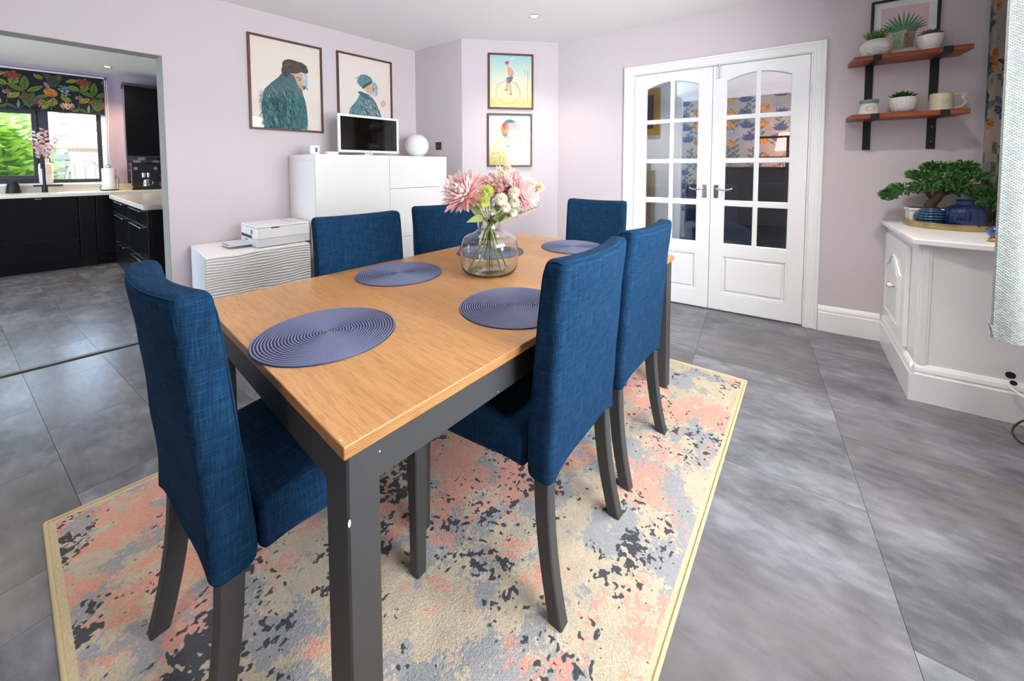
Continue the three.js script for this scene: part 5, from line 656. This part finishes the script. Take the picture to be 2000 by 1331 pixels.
// ---------------------------------------------------------------- fitted cupboard in the right corner, and what stands on it
{
  const A = [1.545, -2.488], B = [1.592, -1.655], C = [2.1195, -1.735], E = [2.1195, -2.56], T0 = 0.872;
  const t = thing('corner_cupboard', 'white painted corner cupboard with arched panel door and skirting', 'cupboard', [1.85, 0, -2.1]), o = ([x, z]) => [x - 1.85, z + 2.1];
  const base = mesh('carcass', prism([A, B, C, E].map(o), 0, 0.842), M.white, t);
  mesh('worktop', prism([[1.512, -2.482], [1.563, -1.622], [2.1195, -1.60], [2.1195, -2.56]].map(o), 0.843, T0, 0.004), M.white, t);
  const sideTurn = Math.atan2(-(B[1] - A[1]), B[0] - A[0]), place = (g, p, turn) => g.rotateY(turn).translate(p[0] - 1.85, 0, p[1] + 2.1);
  const pr = [[0, 0], [0.02, 0], [0.02, 0.145], [0.015, 0.156], [0.017, 0.164], [0.013, 0.182], [0.004, 0.2], [0, 0.2]];
  // side face looks towards -x: run from B to A so that the profile faces outwards
  const runA = Math.hypot(B[0] - A[0], B[1] - A[1]), tA = Math.atan2(-(B[1] - A[1]), B[0] - A[0]);
  mesh('skirting', place(profile(pr, runA + 0.02), A, tA), M.white, t);
  const runB = Math.hypot(C[0] - B[0], C[1] - B[1]), tB = Math.atan2(-(C[1] - B[1]), C[0] - B[0]); mesh('skirting', place(profile(pr, runB + 0.008).translate(-0.018, 0, 0), B, tB), M.white, t);
  mesh('pilaster', place(mg([span(0.002, 0.05, 0.2, 0.842, 0, 0.006, 0.002), span(0.012, 0.04, 0.2, 0.842, 0.004, 0.009, 0.002)]), B, tB), M.white, t);
  // door on the left face, x along A->B
  const s0 = 0.105, s1 = 0.685, y0 = 0.225, y1 = 0.80, door = mesh('door', place(uvBox(extrude(rectShape(s0, y0, s1, y1), 0.022, 0.004)), A, tA), M.white, t);
  const ar = (i, C) => { const p = new C(), a = s0 + 0.09 + i, b = s1 - 0.09 - i, lo = y0 + 0.07 + i, sh = y1 - 0.19 - i * 0.5; p.moveTo(a, lo); p.lineTo(b, lo); p.lineTo(b, sh); p.lineTo(b - 0.03, sh + 0.012); for (let k = 0; k <= 14; k++) { const q = k / 14; p.lineTo(lerp(b - 0.04, a + 0.04, q), sh + 0.012 + 0.075 * Math.sin(Math.PI * q)); } p.lineTo(a + 0.03, sh + 0.012); p.lineTo(a, sh); p.closePath(); return p; };
  const rim = ar(0, THREE.Shape); rim.holes.push(ar(0.016, THREE.Path)); mesh('moulding', place(extrude(rim, 0.009, 0.004).translate(0, 0, 0.021), A, tA), M.white, door); mesh('panel', place(extrude(ar(0.045, THREE.Shape), 0.012, 0.006).translate(0, 0, 0.018), A, tA), M.white, door);
  const kn = mesh('knob', place(new THREE.SphereGeometry(0.017, 24, 16).scale(1, 1, 0.8).translate(0.47, 0.517, 0.05), A, tA), M.ceramic, door); mesh('knob_rose', place(mg([cyl(0.007, 0.01, 0.02, 0, 0, 0).rotateX(Math.PI / 2).translate(0.47, 0.517, 0.03), cyl(0.008, 0.008, 0.003, 0, 0, 0).rotateX(Math.PI / 2).translate(0.47, 0.517, 0.064)]), A, tA), M.brass, door);
  const gp = (p, y) => mesh('grommet', place(lathe([[0.004, 0], [0.013, 0], [0.016, 0.002], [0.012, 0.003], [0.006, -0.004]], 24).rotateX(Math.PI / 2).translate(p, y, 0.001), B, tB), M.blackMatt, t);

  // brass tray
  const tr = thing('brass_tray', 'round brushed brass tray on the corner cupboard', 'tray', [1.79, T0 + 0.0005, -2.315]); mesh('dish', lathe([[0, 0], [0.186, 0], [0.19, 0.003], [0.19, 0.036], [0.187, 0.037], [0.186, 0.005], [0, 0.004]], 80), std('#b5a070', 0.3, { metalness: 1, bumpMap: T.paint, bumpScale: 0.0001 }), tr);
  mesh('handle_slot', lathe([[0.1903, 0.014], [0.1908, 0.015], [0.1908, 0.027], [0.1903, 0.028]], 8).rotateY(0) && new THREE.CylinderGeometry(0.1907, 0.1907, 0.014, 12, 1, true, -1.95, 0.25).translate(0, 0.02, 0), std('#3c2a1c', 0.6, { side: THREE.DoubleSide }), tr);
  const bl = thing('rope_ball', 'squat teal and navy twisted glass ball bowl on the brass tray', 'ornament', [1.715, T0 + 0.006, -2.26]);
  { const g = [], n = 15; for (let k = 0; k < n; k++) { const a = lerp(-1.25, 1.05, k / (n - 1)), r = 0.072 * Math.cos(a), y = 0.056 + 0.054 * Math.sin(a); const q = new THREE.TorusGeometry(r, 0.007, 8, 64).rotateX(Math.PI / 2 + 0.06 * (k % 2 ? 1 : -1)).translate(0, y, 0); g.push(q); } mesh('coil', mg(g), phys('#ffffff', 0.3, { map: T.rope, clearcoat: 0.8 }), bl); mesh('core', new THREE.SphereGeometry(0.068, 32, 20).scale(1, 0.74, 1).translate(0, 0.054, 0), phys('#0c3558', 0.3), bl); }
  const bv = thing('blue_vase', 'ribbed dark blue glass bottle vase on the brass tray', 'vase', [1.845, T0 + 0.0055, -2.225]);
  { const pr2 = [[0, 0], [0.066, 0], [0.08, 0.008], [0.086, 0.04], [0.086, 0.08], [0.08, 0.112], [0.062, 0.134], [0.04, 0.146], [0.034, 0.156], [0.036, 0.170], [0.042, 0.176]], ins = [[0.039, 0.175], [0.033, 0.169], [0.031, 0.156], [0.037, 0.143], [0.059, 0.130], [0.076, 0.109], [0.082, 0.08], [0.082, 0.04], [0.074, 0.012], [0, 0.01]];
    const o1 = new THREE.SplineCurve(pr2.slice(1).map(p => new THREE.Vector2(...p))).getPoints(44), i1 = new THREE.SplineCurve(ins.map(p => new THREE.Vector2(...p))).getPoints(40).map(p => new THREE.Vector2(Math.max(0, p.x), p.y)); const g = new THREE.LatheGeometry([new THREE.Vector2(0, 0), ...o1, ...i1], 120); deform(g, v => { const a = Math.atan2(v.z, v.x), k = 1 + 0.012 * Math.cos(a * 18) * sstep(0.0, 0.02, v.y) * (1 - sstep(0.1, 0.125, v.y)); v.x *= k; v.z *= k; }); g.computeVertexNormals(); mesh('body', g, M.blueGlass, bv); }
  // bonsai in a white trough
  const bo = thing('bonsai_tree', 'artificial bonsai with spreading dark green foliage pads in a white trough', 'plant', D.at(2.76, T0, 0.15), D.turn), q = rng(64);
  mesh('pot', mg([span(-0.13, 0.12, 0.0055, 0.108, -0.05, 0.05, 0.008), span(-0.135, 0.125, 0.092, 0.111, -0.055, 0.055, 0.005)]), M.ceramic, bo); mesh('soil', span(-0.12, 0.11, 0.108, 0.1125, -0.044, 0.044), std('#3b3026', 0.95), bo);
  const bark = std('#4a382c', 0.9, { bumpMap: T.grit, bumpScale: 0.006 });
  const tap = (pts, r0, r1) => { const g = tube(pts, 1, 24, 10), p = g.attributes.position, c = new THREE.CatmullRomCurve3(pts.map(p => new THREE.Vector3(...p))); for (let i = 0; i <= 24; i++) { const k = c.getPointAt(i / 24), r = lerp(r0, r1, i / 24); for (let j = 0; j <= 10; j++) { const n = i * 11 + j, v = new THREE.Vector3(p.getX(n), p.getY(n), p.getZ(n)).sub(k).multiplyScalar(r).add(k); p.setXYZ(n, v.x, v.y, v.z); } } g.computeVertexNormals(); return g; };
  mesh('trunk', mg([tap([[-0.02, 0.08, 0], [-0.03, 0.13, 0.01], [0.0, 0.19, 0.015], [0.01, 0.25, 0.01], [-0.01, 0.32, 0.01]], 0.032, 0.014), tap([[-0.02, 0.17, 0.01], [-0.08, 0.24, 0.02], [-0.15, 0.24, 0.03]], 0.014, 0.006), tap([[0.005, 0.19, 0.01], [0.08, 0.23, 0.02], [0.16, 0.21, 0.02]], 0.013, 0.006), tap([[0.0, 0.28, 0.01], [0.07, 0.34, 0.0], [0.1, 0.36, 0]], 0.01, 0.005)]), bark, bo);
  const pads = [[-0.16, 0.225, 0.03, 0.075, 0.035], [-0.235, 0.185, 0.05, 0.035, 0.03], [-0.06, 0.245, 0.03, 0.06, 0.035], [-0.09, 0.32, 0.02, 0.055, 0.03], [-0.02, 0.37, 0.01, 0.055, 0.03], [0.1, 0.37, 0.0, 0.065, 0.035], [0.02, 0.315, 0.04, 0.09, 0.04], [0.13, 0.315, 0.02, 0.08, 0.035], [0.05, 0.27, 0.05, 0.06, 0.03], [0.13, 0.225, 0.03, 0.08, 0.035], [0.21, 0.2, 0.04, 0.06, 0.035], [0.2, 0.15, 0.07, 0.05, 0.03]];
  const fol = [[], [], []]; for (const [x, y, z, r, h] of pads) for (let k = 0; k < 230; k++) { const a = q() * 6.283, d = Math.sqrt(q()), u = q() * 2 - 1, p = [x + r * d * Math.cos(a), y + 1.25 * h * (1 - d * d * 0.7) * u, z + r * 0.75 * d * Math.sin(a)]; fol[Math.floor(q() * 3)].push(placed(leafGeo(0.02 + 0.012 * q(), 0.012, 0.2, 0.2, 2), upTo([Math.cos(a) + q() - 0.5, 0.5 + q() * 0.6, Math.sin(a) + q() - 0.5]), p)); }
  fol.forEach((g, i) => { const f = mesh('foliage', mg(g), phys(['#33662a', '#224c1b', '#4b8436'][i], 0.45, { side: THREE.DoubleSide }), bo); f.userData.kind = 'stuff'; });
  const bt = thing('small_ornament', 'little blue ornament with brass foot beside the grey curtain', 'ornament', [1.865, T0 + 0.0005, -1.77]); mesh('foot', lathe([[0, 0], [0.028, 0], [0.018, 0.022], [0, 0.022]], 28), M.brass, bt); mesh('body', smoothLathe([[0, 0.022], [0.016, 0.022], [0.03, 0.045], [0.026, 0.07], [0, 0.08]], 28, 20), phys('#23406e', 0.2, { clearcoat: 0.8 }), bt);
}
// curtains and cables at the window
{
  const fold = (w, h, amp, waves, seed, th = 0.006) => { const nx = 120, ny = 30, g = new THREE.BoxGeometry(w, h, th, nx, ny, 1), q = rng(seed), ph = [q() * 6, q() * 6]; deform(g, v => { const u = v.x / w, k = 0.5 - v.y / h; v.z += amp * (Math.sin(u * waves * 6.283 + ph[0]) + 0.35 * Math.sin(u * waves * 13 + ph[1] + k)) * (0.75 + 0.25 * k); v.x += 0.01 * k * Math.sin(u * 9); }); g.computeVertexNormals(); return g; };
  const g1 = thing('grey_curtain', 'pale grey coarse-woven curtain hanging at the right edge', 'curtain', [1.915, 0.585, -1.06], 0); mesh('fabric', uvBox(fold(0.42, 1.86, 0.016, 1.3, 3, 0.03).translate(0, 0.93, 0)), M.curtain, g1); mesh('hem', uvBox(fold(0.42, 0.05, 0.016, 1.3, 3, 0.033).translate(0.0035, 0.026, 0)), M.curtain, g1);
  const g2 = thing('floral_curtain', 'floral curtain with orange and navy flowers hanging behind the bonsai', 'curtain', [2.01, T0c(), -2.36], -1.15); const fm = std('#cfc8c0', 0.9, { map: (() => { const t = T.floral.clone(); t.repeat.set(0.75, 0.6); return t; })() }); mesh('fabric', uvBox(fold(0.34, 1.55, 0.022, 3, 9).translate(0, 0.775, 0)), fm, g2);
  const rail = thing('curtain_rail', 'dark metal curtain rail above the window on the right wall', 'curtain rail', [2.06, 2.46, -0.3]); mesh('pole', cyl(0.012, 0.012, 4.4, 0, 0, 0).rotateX(Math.PI / 2), M.bracket, rail); mesh('bracket', mg([-1.9, 0, 1.9].map(z => span(0, 0.06, -0.01, 0.01, z - 0.01, z + 0.01))), M.bracket, rail);
  const bc = thing('black_cable', 'loop of black cable on the floor below the right cupboard', 'cable', [1.93, 0, -1.64]); mesh('cable', tube([[0.1, 0.09, 0.035], [0.02, 0.085, 0.06], [-0.03, 0.03, 0.09], [-0.02, 0.005, 0.14], [0.06, 0.004, 0.17], [0.1, 0.004, 0.24]], 0.004, 60, 8), M.blackMatt, bc);
  const wc = thing('white_cable', 'white cable running from a hole in the cupboard front', 'cable', [1.925, 0, -1.675]); mesh('cable', tube([[-0.02, 0.19, 0.02], [0.03, 0.16, 0.06], [0.1, 0.13, 0.06]], 0.005, 30, 8), M.satin, wc); mesh('cable_hole', mg([lathe([[0.0, 0.001], [0.012, 0.001], [0.015, 0.0025], [0.017, 0]], 20).rotateX(Math.PI / 2).translate(-0.01, 0.24, 0.001), lathe([[0.0, 0.001], [0.009, 0.001], [0.011, 0.0025], [0.012, 0]], 20).rotateX(Math.PI / 2).translate(0.0, 0.205, 0.002)]), M.blackMatt, wc);
}
function T0c() { return 0.874; }
scene.updateMatrixWorld(true);
renderer.render(scene, camera);
